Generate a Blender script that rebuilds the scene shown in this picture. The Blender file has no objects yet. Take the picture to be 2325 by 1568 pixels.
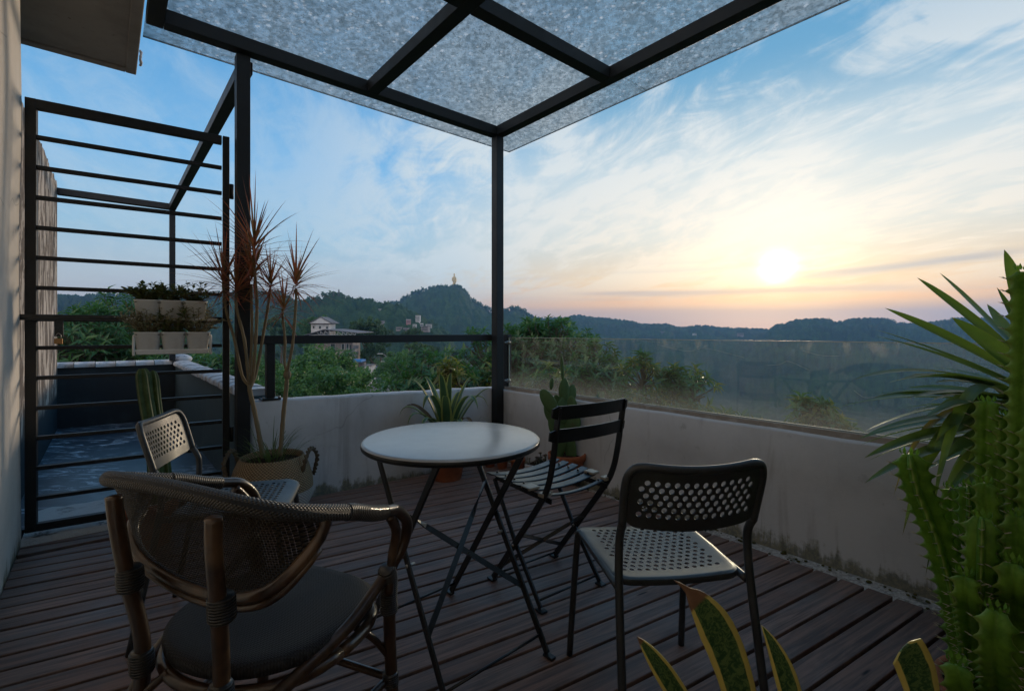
import bpy, math, random
from mathutils import Vector, Matrix, noise
R = math.radians
C = bpy.context.scene.collection
S = bpy.context.scene
# ---------------------------------------------------------------- camera
EYE = 1.07; FPX = 1088.0; CX = 1162.0; HY = 754.0      # eye height above the deck, focal length / centre / horizon measured on a 2324 px wide picture
cam_d = bpy.data.cameras.new("camera"); cam = bpy.data.objects.new("camera", cam_d); C.objects.link(cam)
cam.location = (0, 0, EYE); cam.rotation_euler = (R(90), 0, 0)
cam_d.sensor_width = 36; cam_d.lens = 36 * FPX / 2324; cam_d.shift_y = -0.0129
cam_d.clip_start = 0.02; cam_d.clip_end = 9000
S.camera = cam
# ---------------------------------------------------------------- sky
SUN = Vector((603, 1088, 146)).normalized()
W = bpy.data.worlds.new("World"); S.world = W; W.use_nodes = True
nt = W.node_tree; nt.nodes.clear()
class N:
    """small wrapper for building node graphs"""
    def __init__(s, nt): s.nt = nt
    def node(s, t, **k):
        n = s.nt.nodes.new(t)
        for a, b in k.items(): setattr(n, a, b)
        return n
    def put(s, n, i, v):
        if v is None: return
        if isinstance(v, bpy.types.NodeSocket): s.nt.links.new(v, n.inputs[i])
        else: n.inputs[i].default_value = v
    def m(s, op, a, b=None, c=None, clamp=False):
        n = s.node('ShaderNodeMath', operation=op, use_clamp=clamp)
        for i, v in enumerate((a, b, c)): s.put(n, i, v)
        return n.outputs[0]
    def mix(s, f, a, b, mode='MIX'):
        n = s.node('ShaderNodeMix', data_type='RGBA', blend_type=mode)
        n.inputs[0].default_value = 0
        s.put(n, 0, f)
        for i, v in ((6, a), (7, b)):
            if isinstance(v, tuple) and len(v) == 3: v = (*v, 1)
            s.put(n, i, v)
        return n.outputs[2]
    def smooth(s, v, a, b, lo=0.0, hi=1.0):
        n = s.node('ShaderNodeMapRange', interpolation_type='SMOOTHSTEP')
        for i, x in enumerate((v, a, b, lo, hi)): s.put(n, i, x)
        return n.outputs[0]
    def ramp(s, f, pts, interp='LINEAR'):
        n = s.node('ShaderNodeValToRGB'); s.put(n, 0, f)
        cr = n.color_ramp; cr.interpolation = interp
        while len(cr.elements) > 1: cr.elements.remove(cr.elements[-1])
        for i, (p, c) in enumerate(pts):
            e = cr.elements[0] if i == 0 else cr.elements.new(p)
            e.position = p
            e.color = (*c, 1) if isinstance(c, tuple) else (c, c, c, 1)
        return n.outputs[0]
    def noise(s, vec, scale, detail=3, rough=.5, dist=0.0, dim='3D', w=None):
        n = s.node('ShaderNodeTexNoise', noise_dimensions=dim); s.put(n, 'Vector', vec)
        n.inputs['Scale'].default_value = scale; n.inputs['Detail'].default_value = detail
        n.inputs['Roughness'].default_value = rough; n.inputs['Distortion'].default_value = dist
        return n.outputs[0]
    def vor(s, vec, scale, feature='F1', out=0, rnd=1.0):
        n = s.node('ShaderNodeTexVoronoi', feature=feature); s.put(n, 'Vector', vec)
        n.inputs['Scale'].default_value = scale; n.inputs['Randomness'].default_value = rnd
        return n.outputs[out]
    def map(s, vec, sc=(1, 1, 1), rot=(0, 0, 0), loc=(0, 0, 0)):
        n = s.node('ShaderNodeMapping'); s.put(n, 0, vec)
        n.inputs['Scale'].default_value = sc; n.inputs['Rotation'].default_value = rot; n.inputs['Location'].default_value = loc
        return n.outputs[0]
    def xyz(s, v):
        n = s.node('ShaderNodeSeparateXYZ'); s.put(n, 0, v); return n.outputs
    def comb(s, x, y, z):
        n = s.node('ShaderNodeCombineXYZ')
        for i, v in enumerate((x, y, z)): s.put(n, i, v)
        return n.outputs[0]
    def bump(s, h, strength=.3, dist=.01):
        n = s.node('ShaderNodeBump'); s.put(n, 'Height', h)
        n.inputs['Strength'].default_value = strength; n.inputs['Distance'].default_value = dist
        return n.outputs[0]
g = N(nt)
tc = g.node('ShaderNodeTexCoord'); d = tc.outputs['Generated']
x, y, z = g.xyz(d)
zc = g.m('MAXIMUM', z, 0.0)
dn = g.node('ShaderNodeVectorMath', operation='DOT_PRODUCT'); g.put(dn, 0, d); dn.inputs[1].default_value = SUN
sd = g.m('MAXIMUM', dn.outputs['Value'], 0.0)
sky = g.node('ShaderNodeTexSky', sky_type='NISHITA', sun_disc=False, sun_elevation=R(6.7), sun_rotation=R(29))
try: sky.air_density = 1.0; sky.dust_density = 1.2; sky.ozone_density = 2.0
except Exception: pass
blue = g.ramp(zc, [(0, (.36, .34, .38)), (.035, (.50, .42, .38)), (.08, (.46, .49, .51)), (.17, (.29, .47, .61)), (.30, (.155, .39, .66)), (.45, (.090, .30, .57)), (1, (.04, .19, .42))])
warm = g.ramp(zc, [(0, (.22, .22, .28)), (.018, (.27, .24, .28)), (.036, (.52, .31, .21)), (.062, (.82, .42, .17)), (.105, (.78, .56, .32)), (.18, (.50, .53, .48)), (.31, (.24, .41, .52)), (.46, (.075, .28, .47)), (1, (.04, .19, .4))])
fw = g.smooth(sd, .70, .975)
base = g.mix(fw, blue, warm)
# cirrus on a high plane
pz = g.m('ADD', zc, .14)
pv = g.comb(g.m('DIVIDE', x, pz), g.m('DIVIDE', y, pz), 0.0)
c1 = g.noise(g.map(g.map(pv, rot=(0, 0, R(-14))), sc=(1.45, .72, 1), loc=(3.1, 1.7, 0)), 1.35, 8, .62, 1.1)
c2 = g.noise(g.map(g.map(pv, rot=(0, 0, R(-26))), sc=(3.2, 1.25, 1), loc=(7.3, 2.2, 0)), 2.2, 8, .66, .9)
c3 = g.noise(g.map(pv, loc=(5.5, 9, 0)), .55, 3, .5, .3)
cov = g.smooth(g.m('ADD', g.m('ADD', g.m('MULTIPLY', c1, .55), g.m('MULTIPLY', c2, .34)), g.m('MULTIPLY', c3, .35)), .525, .72)
covb = g.smooth(sd, .55, .90, .32, 1.4)
cm = g.m('MULTIPLY', cov, covb, clamp=True)
bell = g.m('MULTIPLY', g.smooth(zc, .02, .14), g.smooth(zc, .36, .60, 1, .30))
cm = g.m('MULTIPLY', cm, bell)
ccol = g.mix(g.m('MULTIPLY', g.smooth(sd, .80, .985), g.smooth(zc, .12, .36, 1, .12)), (.50, .58, .63), (.84, .70, .52))
col = g.mix(cm, base, ccol)
# a broad thin veil to the right
veil = g.m('MULTIPLY', g.m('MULTIPLY', g.smooth(sd, .72, .93), g.smooth(zc, .08, .22)), g.m('MULTIPLY', g.smooth(zc, .28, .44, 1, .0), .45))
col = g.mix(veil, col, (.70, .72, .69))
back = g.smooth(dn.outputs['Value'], .12, -.35)
col = g.mix(g.m('MULTIPLY', back, .85), col, (1.15, .98, .86))  # unseen sky opposite the sun, brightened and warmed as added fill light
# darker streaks low over the horizon
az = g.m('DIVIDE', x, g.m('MAXIMUM', y, .15))
bv = g.comb(g.m('MULTIPLY', az, 2.2), g.m('MULTIPLY', zc, 42.0), 0.0)
b1 = g.noise(bv, 1.0, 6, .6, .4)
bm = g.m('MULTIPLY', g.smooth(b1, .50, .72), g.m('MULTIPLY', g.smooth(zc, .012, .04), g.smooth(zc, .09, .17, 1, 0)))
col = g.mix(g.m('MULTIPLY', bm, .62), col, g.mix(fw, (.42, .45, .52), (.42, .37, .38)))
def streak(zc0, w, a0, aw, slope, amt, colr):
    global col
    wob = g.m('MULTIPLY', g.m('SUBTRACT', g.noise(bv, 2.1, 4, .6), .5), .011)
    t = g.m('SUBTRACT', g.m('SUBTRACT', zc, zc0), g.m('ADD', wob, g.m('MULTIPLY', g.m('SUBTRACT', az, a0), slope)))
    e = g.m('POWER', 2.718, g.m('MULTIPLY', -1.0, g.m('POWER', g.m('ABSOLUTE', g.m('DIVIDE', t, w)), 2.0)))
    a = g.m('POWER', 2.718, g.m('MULTIPLY', -1.0, g.m('POWER', g.m('ABSOLUTE', g.m('DIVIDE', g.m('SUBTRACT', az, a0), aw)), 4.0)))
    col = g.mix(g.m('MULTIPLY', g.m('MULTIPLY', e, a), amt), col, colr)
# sun glow behind thin cloud
glow = g.m('ADD', g.m('MULTIPLY', g.m('POWER', sd, 4200.0), 4.5), g.m('MULTIPLY', g.m('POWER', sd, 190.0), .17))
gl = g.node('ShaderNodeVectorMath', operation='SCALE'); gl.inputs[0].default_value = (1.0, .74, .40); g.put(gl, 'Scale', glow)
col = g.mix(1.0, col, gl.outputs[0], 'ADD')
streak(.0755, .0052, .52, .26, -.004, .9, (.36, .29, .27))
streak(.079, .0045, .29, .15, .0, .75, (.42, .35, .34))
streak(.1075, .0065, .83, .24, .035, .9, (.33, .34, .37))
streak(.122, .004, .42, .22, .01, .4, (.50, .46, .42))
streak(.056, .007, .52, .50, .004, .6, (.98, .50, .20))
streak(.030, .012, .75, .55, .0, .6, (.30, .27, .31))
bgn = g.node('ShaderNodeBackground'); bgn.inputs['Strength'].default_value = .1
bgc = g.node('ShaderNodeBackground'); g.put(bgc, 'Color', col); bgc.inputs['Strength'].default_value = .83
g.put(bgn, 'Color', sky.outputs[0])
mx = g.node('ShaderNodeMixShader'); mx.inputs[0].default_value = .86
nt.links.new(bgn.outputs[0], mx.inputs[1]); nt.links.new(bgc.outputs[0], mx.inputs[2])
wo = g.node('ShaderNodeOutputWorld'); nt.links.new(mx.outputs[0], wo.inputs[0])
# ---------------------------------------------------------------- sun
sl = bpy.data.lights.new("sun", 'SUN'); so = bpy.data.objects.new("sun", sl); C.objects.link(so)
sl.energy = 1.3; sl.angle = R(8); sl.color = (1.0, .78, .56)
so.rotation_euler = SUN.to_track_quat('Z', 'Y').to_euler()
S.view_settings.view_transform = 'Standard'; S.view_settings.look = 'None'
S.view_settings.exposure = 0.74; S.view_settings.gamma = 1.0
S.render.engine = 'CYCLES'
S.cycles.max_bounces = 8; S.cycles.transparent_max_bounces = 24; S.cycles.volume_bounces = 0
S.cycles.diffuse_bounces = 4; S.cycles.glossy_bounces = 3
try: S.cycles.use_denoising = True
except Exception: pass

# ================================================================ helpers
UU = Vector((.6457, -.7636, 0)); VV = Vector((-.7636, -.6457, 0)); C0 = Vector((-.12, 4.2, 0))
def P(u, v, z=0.0): return C0 + UU * u + VV * v + Vector((0, 0, z))        # terrace frame: u along the glass rail towards us, v along the other wall
def at(px, py, Y): return Vector(((px - CX) * Y / FPX, Y, EYE - (py - HY) * Y / FPX))
def gr(px, py, z=0.0): return at(px, py, (EYE - z) * FPX / (py - HY))
TA = math.atan2(UU.y, UU.x)                                                # heading of the terrace frame
class MB:
    def __init__(s): s.v = []; s.f = []; s.uv = []; s.sm = []
    def add(s, vs, fs, uvs=None, smooth=True):
        o = len(s.v); s.v += [tuple(p) for p in vs]
        s.uv += uvs if uvs else [(0, 0)] * len(vs)
        for f in fs: s.f.append(tuple(i + o for i in f)); s.sm.append(smooth)
    def box(s, c, size, rot=None, taper=1.0):
        hx, hy, hz = size[0] / 2, size[1] / 2, size[2] / 2
        vs = []
        for sz in (-1, 1):
            t = taper if sz > 0 else 1
            for sx, sy in ((-1, -1), (1, -1), (1, 1), (-1, 1)):
                p = Vector((sx * hx * t, sy * hy * t, sz * hz))
                if rot: p = rot @ p
                vs.append(Vector(c) + p)
        s.add(vs, [(3, 2, 1, 0), (4, 5, 6, 7), (0, 1, 5, 4), (1, 2, 6, 5), (2, 3, 7, 6), (3, 0, 4, 7)], smooth=False)
        return s
    def beam(s, a, b, w, h, up=Vector((0, 0, 1)), ext=0.0):
        a = Vector(a); b = Vector(b); d = (b - a); L = d.length; d.normalize()
        a = a - d * ext; b = b + d * ext
        side = d.cross(up)
        if side.length < 1e-4: side = d.cross(Vector((1, 0, 0)))
        side.normalize(); u2 = side.cross(d).normalized()
        vs = []
        for q in (a, b):
            for sx, sy in ((-1, -1), (1, -1), (1, 1), (-1, 1)):
                vs.append(q + side * (sx * w / 2) + u2 * (sy * h / 2))
        s.add(vs, [(3, 2, 1, 0), (4, 5, 6, 7), (0, 1, 5, 4), (1, 2, 6, 5), (2, 3, 7, 6), (3, 0, 4, 7)], smooth=False)
        return s
    def prism(s, pts, z0, z1):
        """vertical prism over a list of xy points (counter-clockwise)"""
        n = len(pts); vs = [(p[0], p[1], z0) for p in pts] + [(p[0], p[1], z1) for p in pts]
        s.add(vs, [tuple(range(n))[::-1], tuple(range(n, 2 * n))] + [(i, (i + 1) % n, n + (i + 1) % n, n + i) for i in range(n)], smooth=False)
        return s
    def tube(s, pts, r, n=8, cap=True, flat=None, uvs=False):
        pts = [Vector(p) for p in pts]; m = len(pts)
        rr = r if isinstance(r, (list, tuple)) else [r] * m
        T = []
        for i in range(m):
            t = pts[min(i + 1, m - 1)] - pts[max(i - 1, 0)]
            T.append(t.normalized() if t.length > 1e-9 else Vector((0, 0, 1)))
        a = Vector((0, 0, 1)) if abs(T[0].z) < .9 else Vector((1, 0, 0))
        nn = T[0].cross(a).normalized(); vs = []; uv = []; L = 0
        for i in range(m):
            nn = (nn - T[i] * nn.dot(T[i]))
            nn = nn.normalized() if nn.length > 1e-6 else T[i].orthogonal().normalized()
            bb = T[i].cross(nn)
            if i: L += (pts[i] - pts[i - 1]).length
            for k in range(n):
                an = 2 * math.pi * k / n
                vs.append(pts[i] + (nn * math.cos(an) + bb * math.sin(an)) * rr[i]); uv.append((k / n, L))
        fs = [(i * n + k, i * n + (k + 1) % n, (i + 1) * n + (k + 1) % n, (i + 1) * n + k) for i in range(m - 1) for k in range(n)]
        if cap: fs += [tuple(range(n))[::-1], tuple(range((m - 1) * n, m * n))]
        s.add(vs, fs, uv); return s
    def lathe(s, prof, c=(0, 0, 0), n=32, closed=False):
        c = Vector(c); vs = []; uv = []
        for i, (r, z) in enumerate(prof):
            for k in range(n):
                a = 2 * math.pi * k / n
                vs.append(c + Vector((r * math.cos(a), r * math.sin(a), z))); uv.append((k / n, i / max(1, len(prof) - 1)))
        m = len(prof)
        fs = [(i * n + k, i * n + (k + 1) % n, (i + 1) * n + (k + 1) % n, (i + 1) * n + k) for i in range(m - 1) for k in range(n)]
        s.add(vs, fs, uv); return s
    def ball(s, c, rx, ry=None, rz=None, n=10, m=7, rot=None):
        ry = ry or rx; rz = rz or rx; c = Vector(c); vs = []
        for i in range(m + 1):
            t = math.pi * i / m
            for k in range(n):
                a = 2 * math.pi * k / n
                p = Vector((rx * math.sin(t) * math.cos(a), ry * math.sin(t) * math.sin(a), rz * math.cos(t)))
                if rot: p = rot @ p
                vs.append(c + p)
        s.add(vs, [(i * n + k, (i + 1) * n + k, (i + 1) * n + (k + 1) % n, i * n + (k + 1) % n) for i in range(m) for k in range(n)])
        return s
    def blade(s, p0, p1, p2, w, up=Vector((0, 0, 1)), n=8, fold=.25, prof=None, p3=None, twist=0.0, v0=0.0, v1=1.0):
        """a folded leaf blade along a bezier; uv.x runs across, uv.y along"""
        p0, p1, p2 = Vector(p0), Vector(p1), Vector(p2); vs = []; uv = []
        prof = prof or (lambda t: (min(1, .55 + 2.2 * t)) * (1 - t) ** .75)
        for i in range(n + 1):
            t = i / n
            if p3 is None:
                c = p0 * (1 - t) ** 2 + p1 * (2 * t * (1 - t)) + p2 * t * t
                dv = (p1 - p0) * (1 - t) + (p2 - p1) * t
            else:
                q = Vector(p3)
                c = p0 * (1 - t) ** 3 + p1 * (3 * t * (1 - t) ** 2) + p2 * (3 * t * t * (1 - t)) + q * t ** 3
                dv = (p1 - p0) * (1 - t) ** 2 + (p2 - p1) * (2 * t * (1 - t)) + (q - p2) * t * t
            if dv.length < 1e-9: dv = Vector((0, 0, 1))
            dv.normalize(); side = dv.cross(up)
            if side.length < 1e-3: side = dv.orthogonal()
            side.normalize()
            if twist: side = Matrix.Rotation(twist * t, 3, dv) @ side
            nn = side.cross(dv).normalized(); h = w * .5 * prof(t)
            vs += [c - side * h + nn * h * fold, c - side * h * .5 + nn * h * fold * .35, c, c + side * h * .5 + nn * h * fold * .35, c + side * h + nn * h * fold]
            vv = v0 + (v1 - v0) * t
            uv += [(0, vv), (.25, vv), (.5, vv), (.75, vv), (1, vv)]
        s.add(vs, [(i * 5 + k, i * 5 + k + 1, (i + 1) * 5 + k + 1, (i + 1) * 5 + k) for i in range(n) for k in range(4)], uv)
        return s
    def leaf(s, p, dirv, L, w, nrm, bend=.15):
        """a small 4-face leaf"""
        dirv = dirv.normalized(); side = dirv.cross(nrm)
        if side.length < 1e-4: side = dirv.orthogonal()
        side.normalize(); nn = side.cross(dirv)
        m = p + dirv * L * .45; e = p + dirv * L - nn * L * bend
        s.add([p, m - side * w / 2 + nn * w * .12, m - nn * L * bend * .2, m + side * w / 2 + nn * w * .12, e], [(0, 2, 1), (0, 3, 2), (1, 2, 4), (2, 3, 4)], [(.5, 0), (0, .5), (.5, .5), (1, .5), (.5, 1)])
    def build(s, name, mat, parent=None, loc=None, rotz=None, bevel=0, solid=0, sub=0, **tags):
        me = bpy.data.meshes.new(name); me.from_pydata(s.v, [], s.f)
        me.polygons.foreach_set('use_smooth', s.sm)
        ul = me.uv_layers.new(name='UVMap'); buf = []
        idx = [0] * len(me.loops); me.loops.foreach_get('vertex_index', idx)
        for i in idx: buf += s.uv[i]
        ul.data.foreach_set('uv', buf)
        me.update()
        o = bpy.data.objects.new(name, me); C.objects.link(o)
        if mat: me.materials.append(mat)
        if parent: o.parent = parent
        if loc: o.location = loc
        if rotz is not None: o.rotation_euler = (0, 0, rotz)
        if sub:
            q = o.modifiers.new('sub', 'SUBSURF'); q.levels = q.render_levels = sub
        if solid:
            q = o.modifiers.new('solid', 'SOLIDIFY'); q.thickness = solid; q.offset = 0
        if bevel:
            q = o.modifiers.new('bevel', 'BEVEL'); q.width = bevel; q.segments = 2; q.limit_method = 'ANGLE'; q.harden_normals = False
        for k, v in tags.items(): o[k] = v
        return o
def thing(name, label, cat, loc=(0, 0, 0), rotz=0.0, group=None):
    o = bpy.data.objects.new(name, None); C.objects.link(o); o.empty_display_size = .1
    o.location = loc; o.rotation_euler = (0, 0, rotz); o['label'] = label; o['category'] = cat
    if group: o['group'] = group
    return o
def tag(o, label, cat=None, group=None, kind=None):
    o['label'] = label
    if cat: o['category'] = cat
    if group: o['group'] = group
    if kind: o['kind'] = kind
    return o
def dup(root, loc=None, rotz=None, label=None, group=None, scale=None):
    r = root.copy(); C.objects.link(r)
    if loc is not None: r.location = loc
    if rotz is not None: r.rotation_euler = (0, 0, rotz)
    if scale is not None: r.scale = (scale,) * 3 if not isinstance(scale, tuple) else scale
    if label: r['label'] = label
    if group: r['group'] = group
    for ch in list(root.children):
        c = ch.copy(); C.objects.link(c); c.parent = r
        for gch in list(ch.children):
            q = gch.copy(); C.objects.link(q); q.parent = c
    return r
def catmull(pts, n=6):
    pts = [Vector(p) for p in pts]; out = []
    for i in range(len(pts) - 1):
        a = pts[max(i - 1, 0)]; b = pts[i]; c = pts[i + 1]; e = pts[min(i + 2, len(pts) - 1)]
        for k in range(n):
            t = k / n
            out.append(.5 * ((2 * b) + (c - a) * t + (2 * a - 5 * b + 4 * c - e) * t * t + (3 * b - a - 3 * c + e) * t ** 3))
    out.append(pts[-1]); return out
# ---------------------------------------------------------------- materials
def mat(name, fn):
    m = bpy.data.materials.new(name); m.use_nodes = True; m.node_tree.nodes.clear()
    q = N(m.node_tree); o = q.node('ShaderNodeOutputMaterial')
    sh = fn(q); m.node_tree.links.new(sh, o.inputs['Surface']); return m
def pbr(q, col, rough=.6, metal=0.0, nrm=None, spec=.5, coat=0.0, trans=None, sheen=0):
    n = q.node('ShaderNodeBsdfPrincipled')
    if isinstance(col, tuple): col = (*col, 1) if len(col) == 3 else col
    q.put(n, 'Base Color', col); q.put(n, 'Roughness', rough); q.put(n, 'Metallic', metal)
    q.put(n, 'Specular IOR Level', spec); q.put(n, 'Coat Weight', coat)
    if nrm is not None: q.put(n, 'Normal', nrm)
    return n.outputs[0]
def oc(q): return q.node('ShaderNodeTexCoord').outputs['Object']
def uvc(q): return q.node('ShaderNodeTexCoord').outputs['UV']
def wc(q): return q.node('ShaderNodeNewGeometry').outputs['Position']
def m_metal(name, c1, c2, rough=.4, metal=0.0, scale=14, bump=.15):
    def f(q):
        v = oc(q); n1 = q.noise(v, scale, 5, .65); n2 = q.noise(v, scale * 9, 3, .6)
        col = q.mix(q.smooth(n1, .45, .72), c1, c2)
        if 'steel' in name or 'powder' in name: col = q.mix(q.m('MULTIPLY', q.smooth(q.noise(v, scale * 2.6, 6, .75), .66, .72), .7), col, (.09, .045, .025))
        rg = q.m('ADD', rough, q.m('MULTIPLY', q.m('SUBTRACT', n1, .5), .35))
        return pbr(q, col, rg, metal, q.bump(n2, bump, .0015))
    return mat(name, f)
STEEL = m_metal("black_steel", (.004, .006, .0075), (.010, .013, .016), .55, 0, 9)
STEEL2 = m_metal("dark_paint_steel", (.012, .016, .017), (.03, .033, .033), .36, 0, 16)
TABLEM = m_metal("black_powder_coat", (.010, .012, .014), (.016, .018, .02), .34, 0, 22)
GREYM = m_metal("anthracite_plastic", (.026, .030, .034), (.038, .042, .046), .38, 0, 18, .05)
CHROME = m_metal("dull_zinc", (.35, .35, .34), (.22, .22, .22), .35, .9)
BRASS = m_metal("old_brass_lock", (.42, .22, .08), (.28, .14, .06), .4, .4)
def f_plaster(base, stain, warm=.0, mossy=True, rough=.85, moss_h=.035):
    def f(q):
        v = wc(q); X, Y, Z = q.xyz(v)
        n1 = q.noise(v, 1.6, 6, .62); n2 = q.noise(v, 9, 5, .7); n3 = q.noise(v, 60, 4, .7)
        col = q.mix(q.smooth(n1, .38, .68), base, tuple(c * .80 for c in base))
        sc = q.noise(q.map(v, sc=(7, 7, .9)), 1.0, 6, .65, .4)       # vertical runs of dirt
        col = q.mix(q.m('MULTIPLY', q.smooth(sc, .52, .70), .55), col, stain)
        sp = q.m('MULTIPLY', q.smooth(n2, .63, .72), .5)
        col = q.mix(sp, col, tuple(c * .55 for c in base))
        cr = q.node('ShaderNodeTexVoronoi', feature='DISTANCE_TO_EDGE')
        q.put(cr, 'Vector', q.map(q.mix(.35, v, q.node('ShaderNodeTexNoise').outputs[1]), sc=(1, 1, 1))); cr.inputs['Scale'].default_value = 1.7
        crk = q.m('MULTIPLY', q.smooth(cr.outputs[0], .0, .006, 1, 0), q.smooth(n1, .5, .6))
        col = q.mix(q.m('MULTIPLY', crk, .5), col, tuple(c * .3 for c in base))
        if mossy:
            hz = q.m('ADD', Z, q.m('MULTIPLY', q.m('SUBTRACT', n2, .5), .22))
            hz = q.m('ADD', hz, q.m('MULTIPLY', q.m('SUBTRACT', sc, .5), -.35))
            mm = q.smooth(hz, -.02, moss_h, 1, 0)
            mcol = q.mix(q.smooth(n3, .4, .62), (.05, .055, .018), (.17, .15, .055))
            col = q.mix(q.m('MULTIPLY', mm, .75), col, mcol)
        b = q.m('ADD', q.m('MULTIPLY', n2, .6), q.m('MULTIPLY', n3, .4))
        return pbr(q, col, rough, 0, q.bump(b, .35, .006), .3)
    return f
WHITEWALL = mat("weathered_white_plaster", f_plaster((.60, .60, .605), (.32, .30, .29)))
HOUSEWALL = mat("cream_plaster", f_plaster((.66, .62, .56), (.50, .47, .43), mossy=True, moss_h=.08))
def f_old(q):
    v = wc(q); n1 = q.noise(q.map(v, sc=(2.4, 2.4, .9)), 1.6, 7, .66, .9); n2 = q.noise(v, 34, 4, .7)
    n0 = q.noise(q.map(v, sc=(6, 6, 1.5), loc=(4, 2, 1)), 1.5, 6, .7, .5)
    col = q.ramp(n1, [(.0, (.50, .43, .36)), (.46, (.52, .46, .40)), (.485, (.13, .10, .08)), (.58, (.075, .06, .05)), (.60, (.42, .37, .32)), (1, (.30, .26, .23))])
    col = q.mix(q.m('MULTIPLY', q.smooth(n0, .56, .66), .8), col, (.10, .085, .07))
    col = q.mix(q.m('MULTIPLY', n2, .25), col, (.42, .38, .33))
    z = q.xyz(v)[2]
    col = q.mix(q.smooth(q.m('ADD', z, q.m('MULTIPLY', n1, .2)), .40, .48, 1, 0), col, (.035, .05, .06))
    return pbr(q, col, .9, 0, q.bump(q.m('ADD', n1, n2), .5, .02), .2)
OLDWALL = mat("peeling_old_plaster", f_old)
def f_soffit(q):
    v = wc(q); n1 = q.noise(v, 2.2, 6, .65); n2 = q.noise(v, 26, 4, .7)
    col = q.mix(q.smooth(n1, .4, .7), (.36, .34, .315), (.25, .24, .225))
    col = q.mix(q.smooth(n2, .64, .74), col, (.12, .11, .10))
    r = q.noise(v, 6.5, 4, .6); col = q.mix(q.m('MULTIPLY', q.smooth(r, .66, .76), .6), col, (.30, .17, .08))
    return pbr(q, col, .85, 0, q.bump(n2, .3, .005), .2)
SOFFIT = mat("stained_soffit_paint", f_soffit)
def f_deck(q):
    v = uvc(q)                                        # uv.x across boards (metres), uv.y along boards
    ux, uy, _ = q.xyz(v)
    bid = q.m('FLOOR', q.m('DIVIDE', ux, .096))
    w = q.node('ShaderNodeTexWhiteNoise', noise_dimensions='1D'); q.put(w, 'W', bid)
    off = q.m('MULTIPLY', w.outputs[0], 37.0)
    gv = q.comb(q.m('MULTIPLY', ux, 62.0), q.m('ADD', q.m('MULTIPLY', uy, 2.4), off), off)
    grain = q.noise(gv, 1.0, 7, .68, .6)
    big = q.noise(q.comb(q.m('MULTIPLY', ux, 5.0), q.m('ADD', q.m('MULTIPLY', uy, 2.6), off), 0.0), 1.0, 5, .6)
    tint = q.mix(w.outputs[0], (.25, .138, .100), (.34, .205, .155))
    col = q.mix(q.smooth(grain, .35, .65), tint, (.105, .070, .058))
    col = q.mix(q.m('MULTIPLY', q.smooth(big, .46, .74), .55), col, (.20, .175, .165))
    wet = q.smooth(q.noise(v, 1.1, 5, .65), .42, .70)
    col = q.mix(q.m('MULTIPLY', wet, .5), col, (.090, .070, .064))
    sc = q.noise(q.map(v, sc=(26, 5, 1)), 1.0, 6, .75, .8)
    col = q.mix(q.m('MULTIPLY', q.smooth(sc, .60, .70), .5), col, (.20, .175, .17))
    kn = q.vor(q.map(v, sc=(8, 1.3, 1)), 1.0)
    col = q.mix(q.smooth(kn, .02, .055, 1, 0), col, (.008, .006, .006))
    rg = q.m('SUBTRACT', .62, q.m('MULTIPLY', wet, .22))
    h = q.m('ADD', grain, q.m('MULTIPLY', sc, .5))
    return pbr(q, col, rg, 0, q.bump(h, .45, .003), .32)
DECK = mat("worn_deck_boards", f_deck)
def f_gravel(q):
    v = wc(q); n = q.vor(v, 95, 'F1', 1); n1 = q.noise(v, 7, 4, .6); e = q.vor(v, 95, 'F1', 0)
    r = q.xyz(n)[0]
    col = q.mix(r, (.60, .58, .56), (.30, .29, .27))
    col = q.mix(q.m('MULTIPLY', q.smooth(n1, .54, .66), .7), col, (.06, .062, .022))
    return pbr(q, col, .9, 0, q.bump(e, .8, .008), .25)
GRAVEL = mat("fine_pale_gravel", f_gravel)
def f_roof(q):
    v = wc(q); n = q.noise(q.map(v, sc=(1, 3.2, 1), rot=(0, 0, R(-12))), 3.4, 8, .72, 1.4); n1 = q.noise(v, 1.3, 4, .6)
    s1 = q.m('MULTIPLY', q.smooth(n, .52, .60), q.smooth(n1, .44, .56))
    col = q.mix(s1, (.030, .048, .068), (.50, .56, .62))  # pale streaks put the glossy sky reflection into the colour
    return pbr(q, col, q.m('ADD', .24, q.m('MULTIPLY', n, .3)), 0, q.bump(n, .25, .006), .5)
ROOFM = mat("blue_roof_coating", f_roof)
def f_curb(q):
    v = wc(q); n = q.noise(v, 7, 8, .74, .5); n2 = q.noise(v, 40, 4, .7)
    col = q.ramp(n, [(.0, (.07, .065, .06)), (.36, (.14, .13, .12)), (.44, (.52, .51, .49)), (1, (.66, .65, .62))])
    return pbr(q, col, .85, 0, q.bump(q.m('ADD', n, n2), .5, .012), .3)
CURB = mat("patchy_concrete_curb", f_curb)
DARKPAINT = m_metal("dark_slate_wall_paint", (.014, .022, .028), (.026, .042, .05), .62, 0, 3, .5)
TEALPAINT = m_metal("slate_blue_wall_paint", (.040, .075, .088), (.075, .115, .125), .7, 0, 3, .5)
def f_cap(q):
    v = wc(q); n = q.noise(v, 12, 6, .7); n2 = q.noise(q.map(v, sc=(1, 1, 3)), 28, 4, .7)
    col = q.mix(q.smooth(n, .52, .66), (.52, .54, .56), (.20, .22, .25))
    return pbr(q, col, .7, 0, q.bump(n2, .5, .01), .3)
CAP = mat("pale_cap_tiles", f_cap)
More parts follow.
